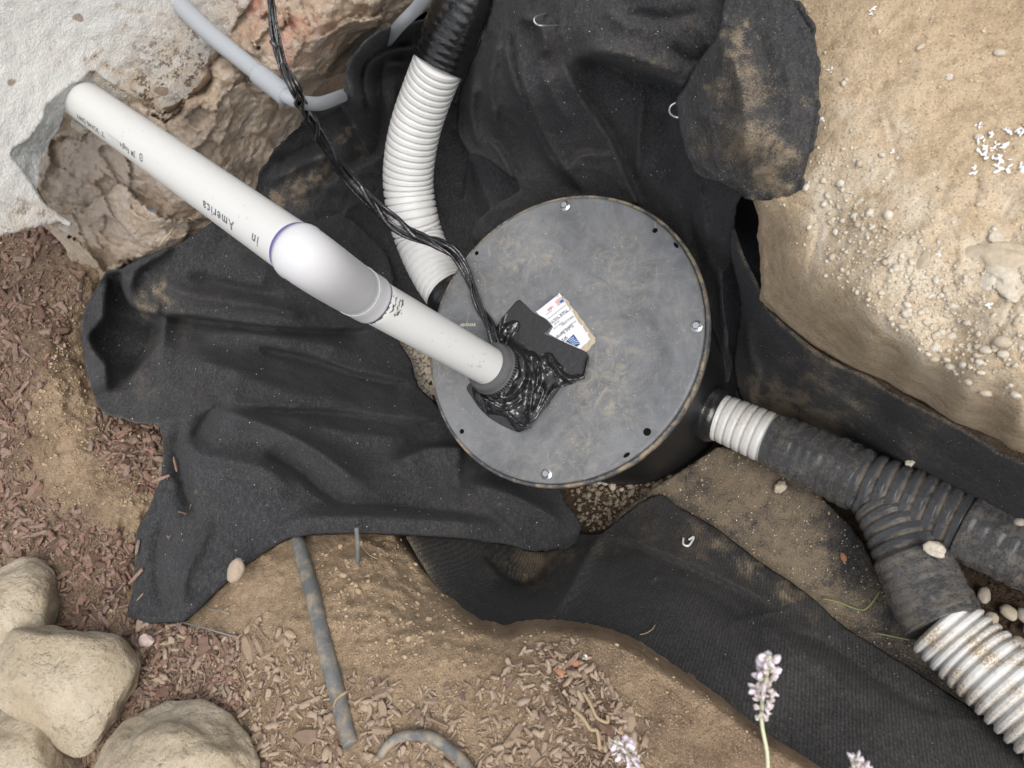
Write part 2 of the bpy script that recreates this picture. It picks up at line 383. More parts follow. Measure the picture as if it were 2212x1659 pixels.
class Sheet:
    """surface given by an outline, heights at control points, folds and noise"""
    def __init__(s, poly, ctrl, folds=(), noise=None, rolls=(), c=70.):
        s.poly = poly; s.base = rbf(ctrl, c); s.folds = folds; s.noise = noise; s.rolls = rolls
    def z(s, u, v):
        u = np.asarray(u, float); v = np.asarray(v, float); z = s.base(u, v)
        if s.folds: z = z + fold_z(u, v, s.folds, getattr(s, 'fk', 1.55))
        for pts, w, a in s.rolls:
            d, _, _ = pl_dist(u, v, pts); k = np.clip(1 - d / w, 0, 1); z = z - a * k * k
        if s.noise is not None: z = z + s.noise(P(u, v, z), u, v)
        return z
    def pos(s, u, v): return P(u, v, s.z(u, v))
    def frame(s, u, v, e=4.):
        p = s.pos(u, v); a = s.pos(u + e, v) - p; b = s.pos(u, v - e) - p
        n = np.cross(a, b); n /= np.linalg.norm(n, axis=-1)[..., None] + 1e-12
        return p, n
    def build(s, name, step, mat, parent=None, attrs=None, grid=False, thick=0, jitter=0, offset=None):
        poly = np.array(s.poly, float)
        lo, hi = poly.min(0), poly.max(0)
        gu, gv = np.meshgrid(np.arange(lo[0], hi[0] + step, step), np.arange(lo[1], hi[1] + step, step))
        if grid:
            U, V = gu.ravel(), gv.ravel(); ins = in_poly(U, V, poly); H, Wd = gu.shape
            idx = np.arange(H * Wd).reshape(H, Wd)
            f = np.stack([idx[:-1, :-1], idx[1:, :-1], idx[1:, 1:], idx[:-1, 1:]], -1).reshape(-1, 4)
            f = f[ins[f].all(1)]; used = np.unique(f); rm = np.full(H * Wd, -1); rm[used] = np.arange(len(used)); f = rm[f]
            U, V = U[used], V[used]
        else:
            bp = []
            if thick: poly = chaikin(poly, 2)
            for i in range(len(poly)):
                a, b = poly[i], poly[(i + 1) % len(poly)]; n = max(1, int(np.linalg.norm(b - a) / step))
                for k in range(n): bp.append(a + (b - a) * k / n)
            bp = np.array(bp)
            if jitter: bp = bp + np.stack([fbm(np.stack([bp[:, 0], bp[:, 1], bp[:, 0] * 0 + q * 9.], 1), .03, 4, .6) for q in (1, 2)], 1) * jitter
            U, V = gu.ravel() + RNG.uniform(-.25, .25, gu.size) * step, gv.ravel() + RNG.uniform(-.25, .25, gu.size) * step
            d, _, _ = pl_dist(U, V, np.vstack([bp, bp[:1]]))
            k = in_poly(U, V, bp) & (d > step * .55); U, V = U[k], V[k]
            n = len(bp); vs = [Vector(x) for x in bp] + [Vector(x) for x in zip(U, V)]
            r = delaunay_2d_cdt(vs, [(i, (i + 1) % n) for i in range(n)], [], 1, 1e-4)
            vv = np.array([tuple(x) for x in r[0]]); U, V = vv[:, 0], vv[:, 1]; f = np.array([list(x) for x in r[2]])
        p = s.pos(U, V) if offset is None else s.pos(U, V) + offset
        a = {k: fn(U, V, p) for k, fn in (attrs or {}).items()}
        q = p[f[:, :3]]; nz = np.cross(q[:, 1] - q[:, 0], q[:, 2] - q[:, 0])
        if ((nz * (CAM - q[:, 0])).sum(1)).mean() < 0: f = f[:, ::-1]
        o = mesh(name, p, np.ascontiguousarray(f), mat, parent, attrs=a)
        if thick:
            md = o.modifiers.new('thick', 'SOLIDIFY'); md.thickness = thick; md.offset = -1
        return o
def frames(p):
    t = np.gradient(p, axis=0); t /= np.linalg.norm(t, axis=1)[:, None] + 1e-12
    n = np.zeros_like(p); a = np.array([0, 0, 1.]) if abs(t[0][2]) < .9 else np.array([1., 0, 0])
    x = np.cross(t[0], a); x /= np.linalg.norm(x); n[0] = x
    for i in range(1, len(p)):
        x = n[i - 1] - t[i] * (n[i - 1] @ t[i]); n[i] = x / (np.linalg.norm(x) + 1e-12)
    return t, n, np.cross(t, n)
def resample(p, step):
    p = np.asarray(p, float); d = np.r_[0, np.cumsum(np.linalg.norm(np.diff(p[:, :3], axis=0), axis=1))]
    n = max(2, int(d[-1] / step) + 1); s = np.linspace(0, d[-1], n)
    return np.stack([np.interp(s, d, p[:, k]) for k in range(p.shape[1])], 1), s
def tube(name, p, r, mat, parent=None, seg=24, cap=True, rfun=None, attrs=None, smooth=True, bore=0):
    """p Nx3 world points, r N radii, rfun(s_index, angle)->radius multiplier array"""
    t, n, b = frames(p); th = np.linspace(0, 2 * np.pi, seg, endpoint=False)
    R = np.asarray(r)[:, None] * np.ones(seg)[None]
    if rfun is not None: R = R * rfun(np.arange(len(p))[:, None], th[None])
    v = p[:, None] + R[..., None] * (np.cos(th)[None, :, None] * n[:, None] + np.sin(th)[None, :, None] * b[:, None])
    K = len(p); i = np.arange(K - 1)[:, None] * seg; j = np.arange(seg)[None]; j2 = (j + 1) % seg
    f = np.stack([i + j, i + j2, i + seg + j2, i + seg + j], -1).reshape(-1, 4).tolist()
    v = v.reshape(-1, 3)
    if cap: f.append(list(range(seg - 1, -1, -1))); f.append(list(range((K - 1) * seg, K * seg)))
    return mesh(name, v, f, mat, parent, smooth=smooth, attrs={k: np.repeat(a, seg) if len(a) == K else a for k, a in (attrs or {}).items()})
def path(pts, n=10):
    """pts (u, v, z, radius in plan px) -> world points and radii"""
    q = spline(pts, n); return P(q[:, 0], q[:, 1], q[:, 2]), q[:, 3] * mpp(q[:, 0], q[:, 1], q[:, 2])
def box(c, x, y, z):
    v = [c + sx * x + sy * y + sz * z for sz in (-1, 1) for sy in (-1, 1) for sx in (-1, 1)]
    return v, [[0, 2, 3, 1], [4, 5, 7, 6], [0, 1, 5, 4], [2, 6, 7, 3], [0, 4, 6, 2], [1, 3, 7, 5]]
# ------------------------------------------------------------------ shapes for loose pieces (local, unit size)
def ico(sub):
    import bmesh
    bm = bmesh.new(); bmesh.ops.create_icosphere(bm, subdivisions=sub, radius=1)
    v = np.array([x.co[:] for x in bm.verts]); f = [[l.index for l in fc.verts] for fc in bm.faces]; bm.free(); return v, np.array(f)
IC1, IC2, IC4, IC6 = ico(1), ico(2), ico(4), ico(6)
def rock_shape(base, seed, dims, rough=.25, flat=0.):
    v = base[0] + 0; n = fbm(v + seed * 3.7, .9, 3); v = v * (1 + rough * 2 * n)[:, None]
    if flat: v[:, 2] = np.sign(v[:, 2]) * np.abs(v[:, 2]) ** (1 + flat)
    return v * np.array(dims), base[1]
def chip_shape(seed, L, Wd, T):
    """splintered bark chip: tapered, bent hexagon plate"""
    r = np.random.RandomState(seed); k = 5; xs = np.linspace(-1, 1, k); top = []; w = (1 - np.abs(xs) ** 4 * r.uniform(0, .6)) * r.uniform(.7, 1.1, k)
    w[0] *= r.uniform(.3, 1.6); w[-1] *= r.uniform(.3, 1.6); bend = r.uniform(-.12, .12); sk = r.uniform(-.35, .35, k)
    v = []
    for i in range(k):
        cy = bend * xs[i] ** 2 + sk[i] * .3; h = T * r.uniform(.6, 1.1); zb = .15 * L * bend * xs[i] ** 2
        x0 = L * (xs[i] + r.uniform(-.12, .12)); e_ = r.uniform(-.3, .3)
        v += [(x0, Wd * (cy - w[i]), zb - h * .3), (x0 + Wd * e_, Wd * (cy + w[i]), zb - h * .3 * r.uniform(.5, 1.5)), (x0, Wd * (cy + w[i] * .5), zb + h), (x0, Wd * (cy - w[i] * .7), zb + h * r.uniform(.6, 1))]
    f = []
    for i in range(k - 1):
        a, b = i * 4, i * 4 + 4
        for j in range(4): f.append([a + j, a + (j + 1) % 4, b + (j + 1) % 4, b + j])
    f.append([3, 2, 1, 0]); f.append([(k - 1) * 4 + j for j in range(4)])
    return np.array(v), f
def quadify(f): return np.array([x if len(x) == 4 else x for x in f])
def basis(n, ang):
    n = n / (np.linalg.norm(n) + 1e-9); a = np.array([math.cos(ang), math.sin(ang), 0]); x = a - n * (a @ n); x /= np.linalg.norm(x); return np.array([x, np.cross(n, x), n])
def scatter_stuff(name, shapes, sheet, pts, size_px, mat, label, parent=None, lift=.3, tilt=.35, smooth=False):
    """one joined mesh of many small pieces lying on a sheet"""
    pts = np.array(pts); p, nn = sheet.frame(pts[:, 0], pts[:, 1]); VV, FF, TT = [], [], []; off = 0
    mp = mpp(pts[:, 0], pts[:, 1], p[:, 2])
    for i in range(len(pts)):
        v, f = shapes[RNG.randint(len(shapes))]; s = size_px[i] * mp[i]
        B = basis(nn[i] + RNG.normal(0, tilt, 3), RNG.uniform(0, 6.28)); q = (v * s) @ B + p[i] + nn[i] * s * lift
        VV.append(q); FF.append(np.asarray(f) + off); TT.append(np.full(len(v), RNG.rand())); off += len(v)
    o = mesh(name, np.vstack(VV), np.vstack(FF), mat, parent, smooth=smooth, attrs={'tone': np.concatenate(TT)})
    return tag(o, label, name.replace('_', ' ') if parent is None else None, kind='stuff')
def in_zone(n, zone, dens=None):
    zone = np.array(zone, float); lo, hi = zone.min(0), zone.max(0); out = []
    while len(out) < n:
        u = RNG.uniform(lo[0], hi[0], n * 2); v = RNG.uniform(lo[1], hi[1], n * 2); k = in_poly(u, v, zone)
        if dens is not None: k &= RNG.rand(len(u)) < dens(u, v)
        out += list(zip(u[k], v[k]))
        if k.sum() == 0: break
    return np.array(out[:n])
def blob(u, v, items):
    """items (u, v, radius, strength) soft spots -> 0..1"""
    o = np.zeros(np.shape(u)); u = np.asarray(u, float); v = np.asarray(v, float)
    if u.size > 50:
        q = np.stack([u, v, 0 * u], -1); r0 = np.median([i[2] for i in items])
        if r0 > 14:
            u = u + r0 * (1.1 * fbm(q, 1.1 / r0, 4, .6)); v = v + r0 * (1.1 * fbm(q + 31, 1.1 / r0, 4, .6))
    for (a, b, r, s) in items: o = np.maximum(o, s * np.exp(-(((u - a) ** 2 + (v - b) ** 2) / (r * r))))
    return o
zero = lambda u, v, p: np.zeros(len(u))
#SECTION_SETTING
# ================================================================== PIT FLOOR
floor = Sheet([(300, 60), (2900, 60), (2900, 2300), (900, 2300), (500, 1500), (300, 700)],
    [(300, 60, -.36), (2900, 60, -.36), (2900, 2300, -.33), (600, 2300, -.36), (1232, 737, -.40), (1610, 540, -.62), (1640, 450, -.62), (1320, 1080, -.34), (1600, 1100, -.31), (1900, 1250, -.28), (2212, 1400, -.27), (600, 900, -.38), (890, 800, -.24), (860, 760, -.26), (950, 850, -.25), (1000, 560, -.36)],
    noise=lambda p, u, v: .006 * fbm(p, 22, 4))
tag(floor.build('trench_floor', 9, M['floor'], attrs={'dark': lambda u, v, p: blob(u, v, [(1050, 400, 400, .9)])}, grid=True), kind='structure')  # soil colour blackened behind the lid to stand for deep pit shade
# ================================================================== GROUND (left and bottom)
EDGE = [(880, 1150), (925, 1215), (960, 1262), (1000, 1312), (1040, 1340), (1090, 1352), (1130, 1340), (1190, 1335), (1270, 1345), (1330, 1362), (1385, 1388), (1450, 1432), (1500, 1462), (1560, 1500), (1620, 1548), (1680, 1592), (1760, 1640), (1850, 1700), (2000, 1810), (2200, 1960)]
def g_noise(p, u, v):
    k = blob(u, v, [(820, 1280, 150, 1), (1000, 1300, 120, 1), (620, 1180, 60, .8), (150, 850, 130, .7), (250, 1050, 80, .7), (230, 560, 60, .8)])
    return .007 * fbm(p, 14, 6, .55) + .030 * k * fbm(p + 5, 17, 6, .62, True) + .0030 * fbm(p, 110, 3)
ground = Sheet([(-900, 350), (100, 430), (230, 500), (430, 430), (560, 560), (700, 720), (760, 1000), (860, 1110)] + EDGE + [(2300, 2700), (-900, 2700)],
    [(-900, 400, .30), (-900, 2600, .34), (2200, 2600, .25), (0, 560, .27), (0, 900, .25), (-300, 1200, .28), (0, 1200, .255), (120, 760, .245), (180, 640, .22), (300, 560, .13), (440, 470, .10), (600, 700, -.06), (262, 650, .13), (255, 740, .12), (300, 620, .10), (245, 840, .14), (300, 1200, .20), (420, 1200, .15),
     (170, 900, .215), (240, 1000, .20), (300, 1080, .205), (270, 980, .185), (330, 900, .14), (400, 800, .05), (700, 950, -.05), (500, 1000, .1), (450, 1200, .17), (600, 1190, .165), (750, 1170, .11), (860, 1180, .06),
     (850, 1260, .13), (770, 1290, .18), (930, 1290, .10), (960, 1340, .16), (900, 1370, .19), (1050, 1380, .175), (1180, 1370, .185), (1100, 1430, .21), (700, 1400, .225), (560, 1300, .215), (400, 1450, .245), (250, 1300, .245), (300, 1650, .27), (700, 1650, .26), (1050, 1640, .25),
     (1300, 1400, .18), (1450, 1480, .15), (1300, 1600, .22), (1600, 1640, .13), (1700, 1900, .14), (1200, 1900, .27)],
    noise=g_noise, rolls=[(EDGE, 34, .09)], c=50)
def g_dark(u, v, p):
    a = blob(u, v, [(40, 620, 150, 1), (30, 760, 120, 1), (-20, 900, 110, 1), (60, 1150, 130, 1), (200, 1260, 130, 1), (300, 1420, 120, .8), (380, 1420, 90, .7), (150, 1130, 90, .7), (0, 1000, 90, .8), (560, 1600, 160, .4), (1250, 1480, 110, .9), (1180, 1400, 70, .6), (1330, 1600, 140, .85), (1500, 1640, 100, .6), (290, 960, 80, 1), (1620, 1600, 90, .7)])
    return a
go = ground.build('ground', 5, M['soil'], attrs={'dark': g_dark, 'pale': zero}, jitter=6)
tag(go, kind='structure')
# ================================================================== RIGHT BANK
BEDGE = [(1560, 300), (1600, 380), (1625, 430), (1638, 466), (1636, 510), (1641, 553), (1643, 600), (1641, 648), (1659, 664), (1702, 706), (1759, 752), (1799, 776), (1850, 800), (1912, 826), (1950, 850), (1992, 873), (2059, 912), (2126, 940), (2159, 950), (2178, 968), (2212, 984), (2300, 1030), (2900, 1330)]
def b_noise(p, u, v):
    k = blob(u, v, [(2120, 560, 190, 1), (2180, 640, 120, 1), (1850, 500, 200, .5), (1960, 330, 120, .5)])
    return .006 * fbm(p, 9, 5, .5) + .009 * k * fbm(p + 2, 24, 5, .6, True) + .0012 * fbm(p, 110, 3)
def b_noise2(p, u, v):
    z0 = b_noise(p, u, v); d = pl_dist(u, v, BEDGE[2:])[0]; k = np.clip(1 - d / 110, 0, 1)
    ang = p[..., 0] * 3 + p[..., 1] * 4
    st = perlin(np.stack([p[..., 0] * 6, p[..., 1] * 6, p[..., 2] * 55], -1)); ck = np.abs(perlin(p * 13 + 4)); ck2 = np.abs(perlin(p * 30 + 8))
    return z0 + .010 * k * st - .0035 * np.exp(-ck / .03) * np.clip(perlin(p * 4 + 1) * 3 + .3, 0, 1) - .005 * np.exp(-ck2 / .04) * blob(u, v, [(2120, 560, 170, 1), (1960, 560, 60, .8)])
bank = Sheet(BEDGE + [(3100, 1330), (3100, -700), (1500, -700), (1500, 100)],
    [(1620, 300, .22), (1640, 440, .22), (1700, 440, .25), (1650, 520, .16), (1660, 640, .10), (1700, 560, .22), (1730, 640, .20), (1720, 700, .09), (1800, 680, .22), (1810, 760, .08), (1870, 740, .22), (1912, 815, .07), (1980, 790, .24), (2000, 860, .07), (2080, 860, .22), (2126, 930, .07), (2200, 920, .21), (2212, 975, .07), (1800, 500, .265), (1800, 200, .28), (1750, -300, .29), (2212, 0, .30), (2212, 500, .29), (2050, 700, .27), (2900, 0, .3), (2900, 1000, .27), (2900, 1300, .08), (2500, 1100, .08), (1950, 300, .285)],
    noise=b_noise2, rolls=[(BEDGE[2:], 9, .035)], c=22)
crack = [(1700, 428), (1740, 446), (1790, 462), (1835, 492), (1850, 500)]
bo = bank.build('earth_bank', 5, M['bank'], attrs={'dark': lambda u, v, p: .9 * np.exp(-(pl_dist(u, v, crack)[0] / 2.5) ** 2) + blob(u, v, [(2180, 980, 60, .3)]),
     'pale': lambda u, v, p: blob(u, v, [(1850, 300, 110, .9), (1800, 400, 90, .9), (1900, 480, 160, .9), (2050, 640, 190, 1), (2180, 560, 150, 1), (2150, 780, 120, .7)])}, jitter=4)
tag(bo, kind='structure')
# ================================================================== HOUSE FOUNDATION WALL
pA, pB = P(181, 218, .424), P(620, 526, .44)
pdir = pB - pA; pdir[2] = 0; pdir /= np.linalg.norm(pdir)
def rotz(v, a): c, s = math.cos(a), math.sin(a); return np.array([c * v[0] - s * v[1], s * v[0] + c * v[1], v[2]])
nL, nR = rotz(pdir, math.radians(-14)), rotz(pdir, math.radians(10))
W0 = pA + pdir * .004
def hit(u, v, w0, n):
    r = ray(u, v); t = ((w0 - CAM) @ n) / (r @ n); return CAM + r * t[..., None]
WC = hit(np.array(187.), np.array(140.), W0, nL)
class WallSheet(Sheet):
    def __init__(s, poly, back=0., amp=.0015, fr=60, slope=None): s.poly = poly; s.back = back; s.amp = amp; s.fr = fr; s.slope = slope
    def pos(s, u, v):
        a = hit(u, v, W0 - nL * s.back, nL); b = hit(u, v, WC - nR * s.back, nR)
        ra = (a - CAM); da = np.linalg.norm(a - CAM, axis=-1); db = np.linalg.norm(b - CAM, axis=-1)
        k = .012; w = 1 / (1 + np.exp(np.clip((da - db) / k, -30, 30))); w = np.where(db < 0, 1, w)
        p = a * w[..., None] + b * (1 - w[..., None]); nn = nL * w[..., None] + nR * (1 - w[..., None])
        if s.slope: p = p - nn * s.slope(u, v)[..., None]
        return p + nn * (s.amp * fbm(p, s.fr, 5, .6))[..., None]
wall = thing('foundation_wall', P(100, 350, .1), 'white stucco house foundation wall broken away above a rough tan concrete footing', 'wall')
STU = [(-700, 700), (-500, 540), (0, 512), (40, 498), (60, 492), (100, 486), (128, 478), (150, 490), (160, 484), (128, 462), (95, 440), (72, 402), (50, 368), (22, 338), (34, 318), (70, 292), (92, 262), (100, 232), (128, 206), (150, 186), (176, 176), (202, 150), (226, 168), (262, 196), (300, 214), (340, 240), (358, 252), (385, 240), (400, 212), (440, 196), (458, 170), (452, 142), (478, 116), (470, 100), (500, 84), (502, 60), (522, 34), (532, 14), (560, -20), (640, -120), (900, -500), (900, -900), (-900, -900), (-900, 600)]
st = WallSheet(STU, 0, .0022, 45)
def dirty(u, v, p):
    return blob(u, v, [(400, 150, 90, 1), (330, 120, 60, .8), (310, 205, 60, 1), (430, 90, 60, .9), (500, 20, 60, .8), (70, 480, 60, .8), (0, 520, 60, .7), (205, 130, 16, .9), (240, 170, 20, 1), (130, 125, 14, .8), (265, 40, 14, .9), (100, 420, 30, .5), (350, 60, 60, .4), (-80, 540, 60, .7)])
so_ = st.build('stucco_face', 6, M['stucco'], wall, attrs={'dirty': dirty}, thick=.012, jitter=5)
mo = WallSheet([(130, 200), (176, 172), (205, 148), (270, 190), (330, 222), (380, 250), (400, 262), (372, 292), (330, 262), (270, 225), (225, 205), (200, 192), (168, 188), (150, 212), (150, 262), (136, 292), (124, 302), (118, 330), (92, 372), (80, 410), (100, 445), (150, 470), (185, 490), (170, 515), (120, 490), (70, 440), (10, 360), (0, 320), (60, 270), (90, 220)], .004, .004, 40,
    slope=lambda u, v: .022 * np.clip(pl_dist(u, v, STU[10:27])[0] / 60, 0, 1))
tag(mo.build('broken_mortar', 4, M['mortar'], wall, attrs={'dirty': lambda u, v, p: blob(u, v, [(170, 490, 40, .9), (300, 230, 60, .8), (240, 180, 40, .8)])}), 'grey broken mortar edge round the pipe hole')
def r_noise(p, u, v):
    q = p + .02 * np.stack([fbm(p, 12, 3), fbm(p + 9, 12, 3), fbm(p + 19, 12, 3)], -1)
    cells = []
    for sc, am in ((7., .055), (17., .022)):       # broken slabs: tilted facets with steps between them
        g = np.floor(q * sc).astype(int); best = np.full(q.shape[0], 9e9); val = np.zeros(q.shape[0])
        for dx in (-1, 0, 1):
            for dy in (-1, 0, 1):
                for dz in (-1, 0, 1):
                    c = g + [dx, dy, dz]; h = _pr[_pr[_pr[c[:, 0] & 255] + (c[:, 1] & 255)] + (c[:, 2] & 255)]
                    o = c + .5 + .9 * _gr[h] * .5; d = ((q * sc - o) ** 2).sum(1); r = (h / 255. - .5) + ((q * sc - o) * _gr[(h + 7) & 255]).sum(1) * .6
                    k = d < best; best = np.where(k, d, best); val = np.where(k, r, val)
        cells.append(am * val)
    return cells[0] * .6 + cells[1] * .7 + .018 * fbm(p + 7, 9, 3, .5) + .007 * fbm(p, 38, 5, .6, True) + .0018 * fbm(p, 150, 2)
rock = Sheet([(0, 330), (80, 290), (120, 240), (160, 205), (215, 165), (300, 200), (345, 238), (380, 225), (425, 190), (440, 150), (455, 110), (480, 80), (500, 40), (540, -40), (600, -260), (1500, -300), (1200, -120), (1000, -60), (925, 20), (880, 45), (835, 62), (800, 88), (775, 128), (745, 160), (715, 168), (690, 185), (672, 214), (655, 255), (628, 290), (598, 318), (560, 372), (552, 400), (535, 425), (505, 462), (450, 492), (390, 532), (300, 572), (240, 612), (215, 640), (170, 600), (130, 520), (60, 460)],
    [(-40, 300, .36), (110, 250, .35), (190, 180, .36), (250, 195, .36), (330, 170, .39), (430, 100, .36), (520, 20, .33), (500, -260, .36), (1300, -260, .30), (80, 420, .33), (150, 350, .335), (130, 480, .27), (260, 380, .29), (220, 600, .17), (300, 560, .16), (340, 470, .23), (440, 490, .13), (420, 400, .25), (340, 260, .34), (480, 280, .27), (560, 370, .12), (640, 280, .10), (520, 180, .29), (560, 100, .30), (620, 180, .24), (660, 220, .13), (640, 60, .30), (720, 60, .27), (700, 140, .20), (745, 150, .10), (800, 40, .22), (790, 90, .12), (900, 30, .12), (900, -40, .22)], noise=r_noise, rolls=[(STU[10:34], 18, .025)], c=30)
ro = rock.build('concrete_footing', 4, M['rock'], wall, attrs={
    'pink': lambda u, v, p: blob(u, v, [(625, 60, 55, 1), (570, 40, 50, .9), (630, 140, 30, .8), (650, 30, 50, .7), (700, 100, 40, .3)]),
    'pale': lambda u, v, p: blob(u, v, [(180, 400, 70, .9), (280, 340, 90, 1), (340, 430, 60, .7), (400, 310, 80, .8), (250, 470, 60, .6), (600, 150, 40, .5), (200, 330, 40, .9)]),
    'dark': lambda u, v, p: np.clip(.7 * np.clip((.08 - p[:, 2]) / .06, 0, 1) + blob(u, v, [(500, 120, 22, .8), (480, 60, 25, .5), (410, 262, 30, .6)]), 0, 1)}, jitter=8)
#SECTION_FABRIC
# ================================================================== FABRIC SHEETS
def f_noise(a=.002, sc=9):
    def f(p, u, v):
        q = p + .03 * np.stack([perlin(p * 7), perlin(p * 7 + 9), perlin(p * 7 + 19)], -1)
        r1 = np.abs(perlin(q * np.array([sc * .9, sc * 1.6, sc]))); r2 = np.abs(perlin(q[..., ::-1] * sc * 2.3 + 5))
        return a * 1.6 * fbm(p, sc, 3, .5) - a * 3.2 * np.sqrt(r1 + .004) - a * 1.2 * np.sqrt(r2 + .01) * np.clip(.5 + 2 * perlin(p * 5 + 2), 0, 1) + .0005 * fbm(p, 90, 3) + a * 2.6 * np.exp(-np.abs(perlin(q * np.array([sc * .55, sc * .9, sc * .7]) + 13)) / .035) * np.clip(perlin(p * 4 + 21) * 2.5 + .45, 0, 1) + a * 1.3 * np.exp(-np.abs(perlin(q[..., [1, 2, 0]] * sc * 1.5 + 31)) / .05) * np.clip(perlin(p * 6 + 41) * 2.5 + .3, 0, 1)
    return f
FL = Sheet([(233, 590), (214, 612), (200, 636), (188, 655), (180, 675), (177, 705), (178, 740), (182, 775), (190, 813), (200, 850), (213, 880), (228, 893), (247, 900), (290, 912), (343, 916), (352, 945), (353, 986), (347, 1033), (333, 1070), (318, 1106), (300, 1135), (290, 1163), (293, 1206), (288, 1260), (280, 1306), (272, 1336), (286, 1348), (320, 1350), (360, 1344), (398, 1346), (420, 1328), (437, 1310), (468, 1282), (493, 1258), (527, 1229), (560, 1202), (593, 1182), (630, 1164), (686, 1155), (770, 1154), (853, 1156), (920, 1160), (987, 1165), (1060, 1172), (1106, 1182), (1150, 1195), (1206, 1187), (1240, 1170), (1256, 1150), (1250, 1120), (1215, 1075), (1200, 1000), (1080, 990), (1000, 950), (965, 900), (940, 868), (905, 838), (896, 815), (892, 790), (884, 770), (850, 720), (850, 560), (760, 470), (650, 420), (560, 405), (520, 440), (490, 466), (450, 484), (420, 505), (385, 530), (345, 540), (300, 558), (262, 582)],
    [(233, 590, .235), (180, 675, .255), (180, 800, .25), (220, 890, .24), (343, 916, .215), (290, 1163, .235), (275, 1340, .252), (400, 1340, .245), (527, 1229, .215), (630, 1163, .185), (760, 1150, .15), (853, 1156, .12), (987, 1165, .05), (1106, 1180, -.05), (1250, 1150, -.17), (1150, 1060, -.13), (1060, 1000, -.12), (960, 930, -.12), (900, 820, -.17), (820, 700, -.16), (760, 600, -.12), (850, 560, -.22), (700, 740, -.03), (700, 480, -.02), (560, 430, .10), (450, 500, .17), (345, 545, .20), (500, 750, .10), (400, 800, .185), (260, 740, .205), (300, 870, .215), (560, 900, .16), (700, 900, .05), (760, 1020, .08), (860, 1080, .05), (850, 900, -.04), (450, 1050, .21), (350, 1200, .235), (600, 620, .06), (450, 620, .14), (1000, 1090, .0), (660, 1080, .15)],
    folds=[('c', [(345, 680), (400, 684), (450, 690), (553, 703), (640, 710), (720, 713), (812, 712)], 45, -.024, (.1, .15)),
           ('c', [(236, 598), (231, 640), (226, 690), (197, 726), (212, 760), (233, 790), (236, 850)], 40, .026, (.08, .1)),
           ('c', [(262, 586), (264, 610), (267, 632), (287, 664), (333, 683), (358, 686)], 60, -.026, (.05, .15)),
           ('c', [(385, 532), (340, 560), (300, 585), (285, 640)], 25, .012),
           ('c', [(350, 700), (333, 745), (300, 790), (262, 830)], 45, -.022, (.1, .3)),
           ('c', [(520, 740), (620, 760), (686, 776), (753, 800), (830, 818), (895, 832)], 60, -.018, (.2, .1)),
           ('r', [(420, 720), (560, 725), (700, 745), (800, 770)], 22, .016), ('r', [(380, 760), (500, 800), (640, 850), (800, 870)], 34, .016),
           ('c', [(480, 872), (553, 880), (640, 884), (720, 888), (853, 906), (960, 914)], 50, -.014, (.2, .1)),
           ('r', [(440, 880), (520, 900), (600, 930), (686, 975), (760, 1030), (820, 1070)], 26, .024), ('r', [(380, 920), (430, 980), (560, 1010), (640, 1060)], 30, .014),
           ('r', [(590, 890), (680, 920), (800, 940), (900, 950)], 20, .012), ('r', [(560, 970), (640, 1010), (700, 1060), (760, 1090)], 16, -.014),
           ('c', [(840, 1000), (886, 978), (930, 962), (1000, 962)], 40, .035, (.3, .05)), ('r', [(500, 850), (450, 900), (410, 960)], 18, -.014),
           ('r', [(395, 900), (385, 980), (400, 1060), (430, 1130)], 20, -.012), ('r', [(470, 1120), (430, 1180), (400, 1250), (395, 1330)], 14, .008), ('r', [(360, 1100), (340, 1200), (350, 1330)], 16, -.006),
           ('r', [(600, 1130), (700, 1118), (850, 1120), (1000, 1130), (1100, 1140)], 22, .014), ('r', [(640, 1090), (800, 1085), (950, 1100), (1100, 1120)], 12, -.010),
           ('r', [(1000, 1040), (1100, 1070), (1180, 1110), (1230, 1150)], 22, .02), ('r', [(620, 470), (700, 520), (800, 600)], 26, .014), ('r', [(480, 520), (600, 570), (730, 650)], 26, .018), ('r', [(330, 600), (420, 640), (560, 660), (700, 690)], 18, .014), ('r', [(400, 590), (500, 620), (620, 640)], 13, -.010),
           ('r', [(300, 900), (400, 905), (500, 850), (520, 790)], 24, .008)],
    noise=f_noise(.0022, 10), rolls=[([(272, 1338), (320, 1352), (398, 1346), (437, 1310), (527, 1229), (593, 1182), (630, 1164), (686, 1155), (853, 1156), (1060, 1172), (1150, 1195), (1206, 1187), (1256, 1150)], 12, .02)], c=45)
FL.fk = 2.2
dustL = lambda u, v, p: .45 * np.exp(-(pl_dist(u, v, np.vstack([FL.poly, FL.poly[:1]])[:42])[0] / 3) ** 2) + blob(u, v, [(350, 640, 35, .85), (330, 660, 20, .8), (300, 850, 60, .45), (330, 760, 40, .4), (420, 880, 60, .35), (640, 560, 90, .3), (420, 640, 80, .3), (600, 930, 60, .3), (430, 1120, 50, .35), (430, 1070, 12, .8), (400, 700, 25, .5), (300, 1200, 60, .3), (1000, 1080, 80, .35), (450, 620, 60, .35)]) + .12
fl = FL.build('landscape_fabric', 5, M['fabric'], attrs={'dust': dustL}, thick=.0035, jitter=3)
tag(fl, 'large black felt fabric draped from the mulch into the pit, left of the lid', 'fabric')
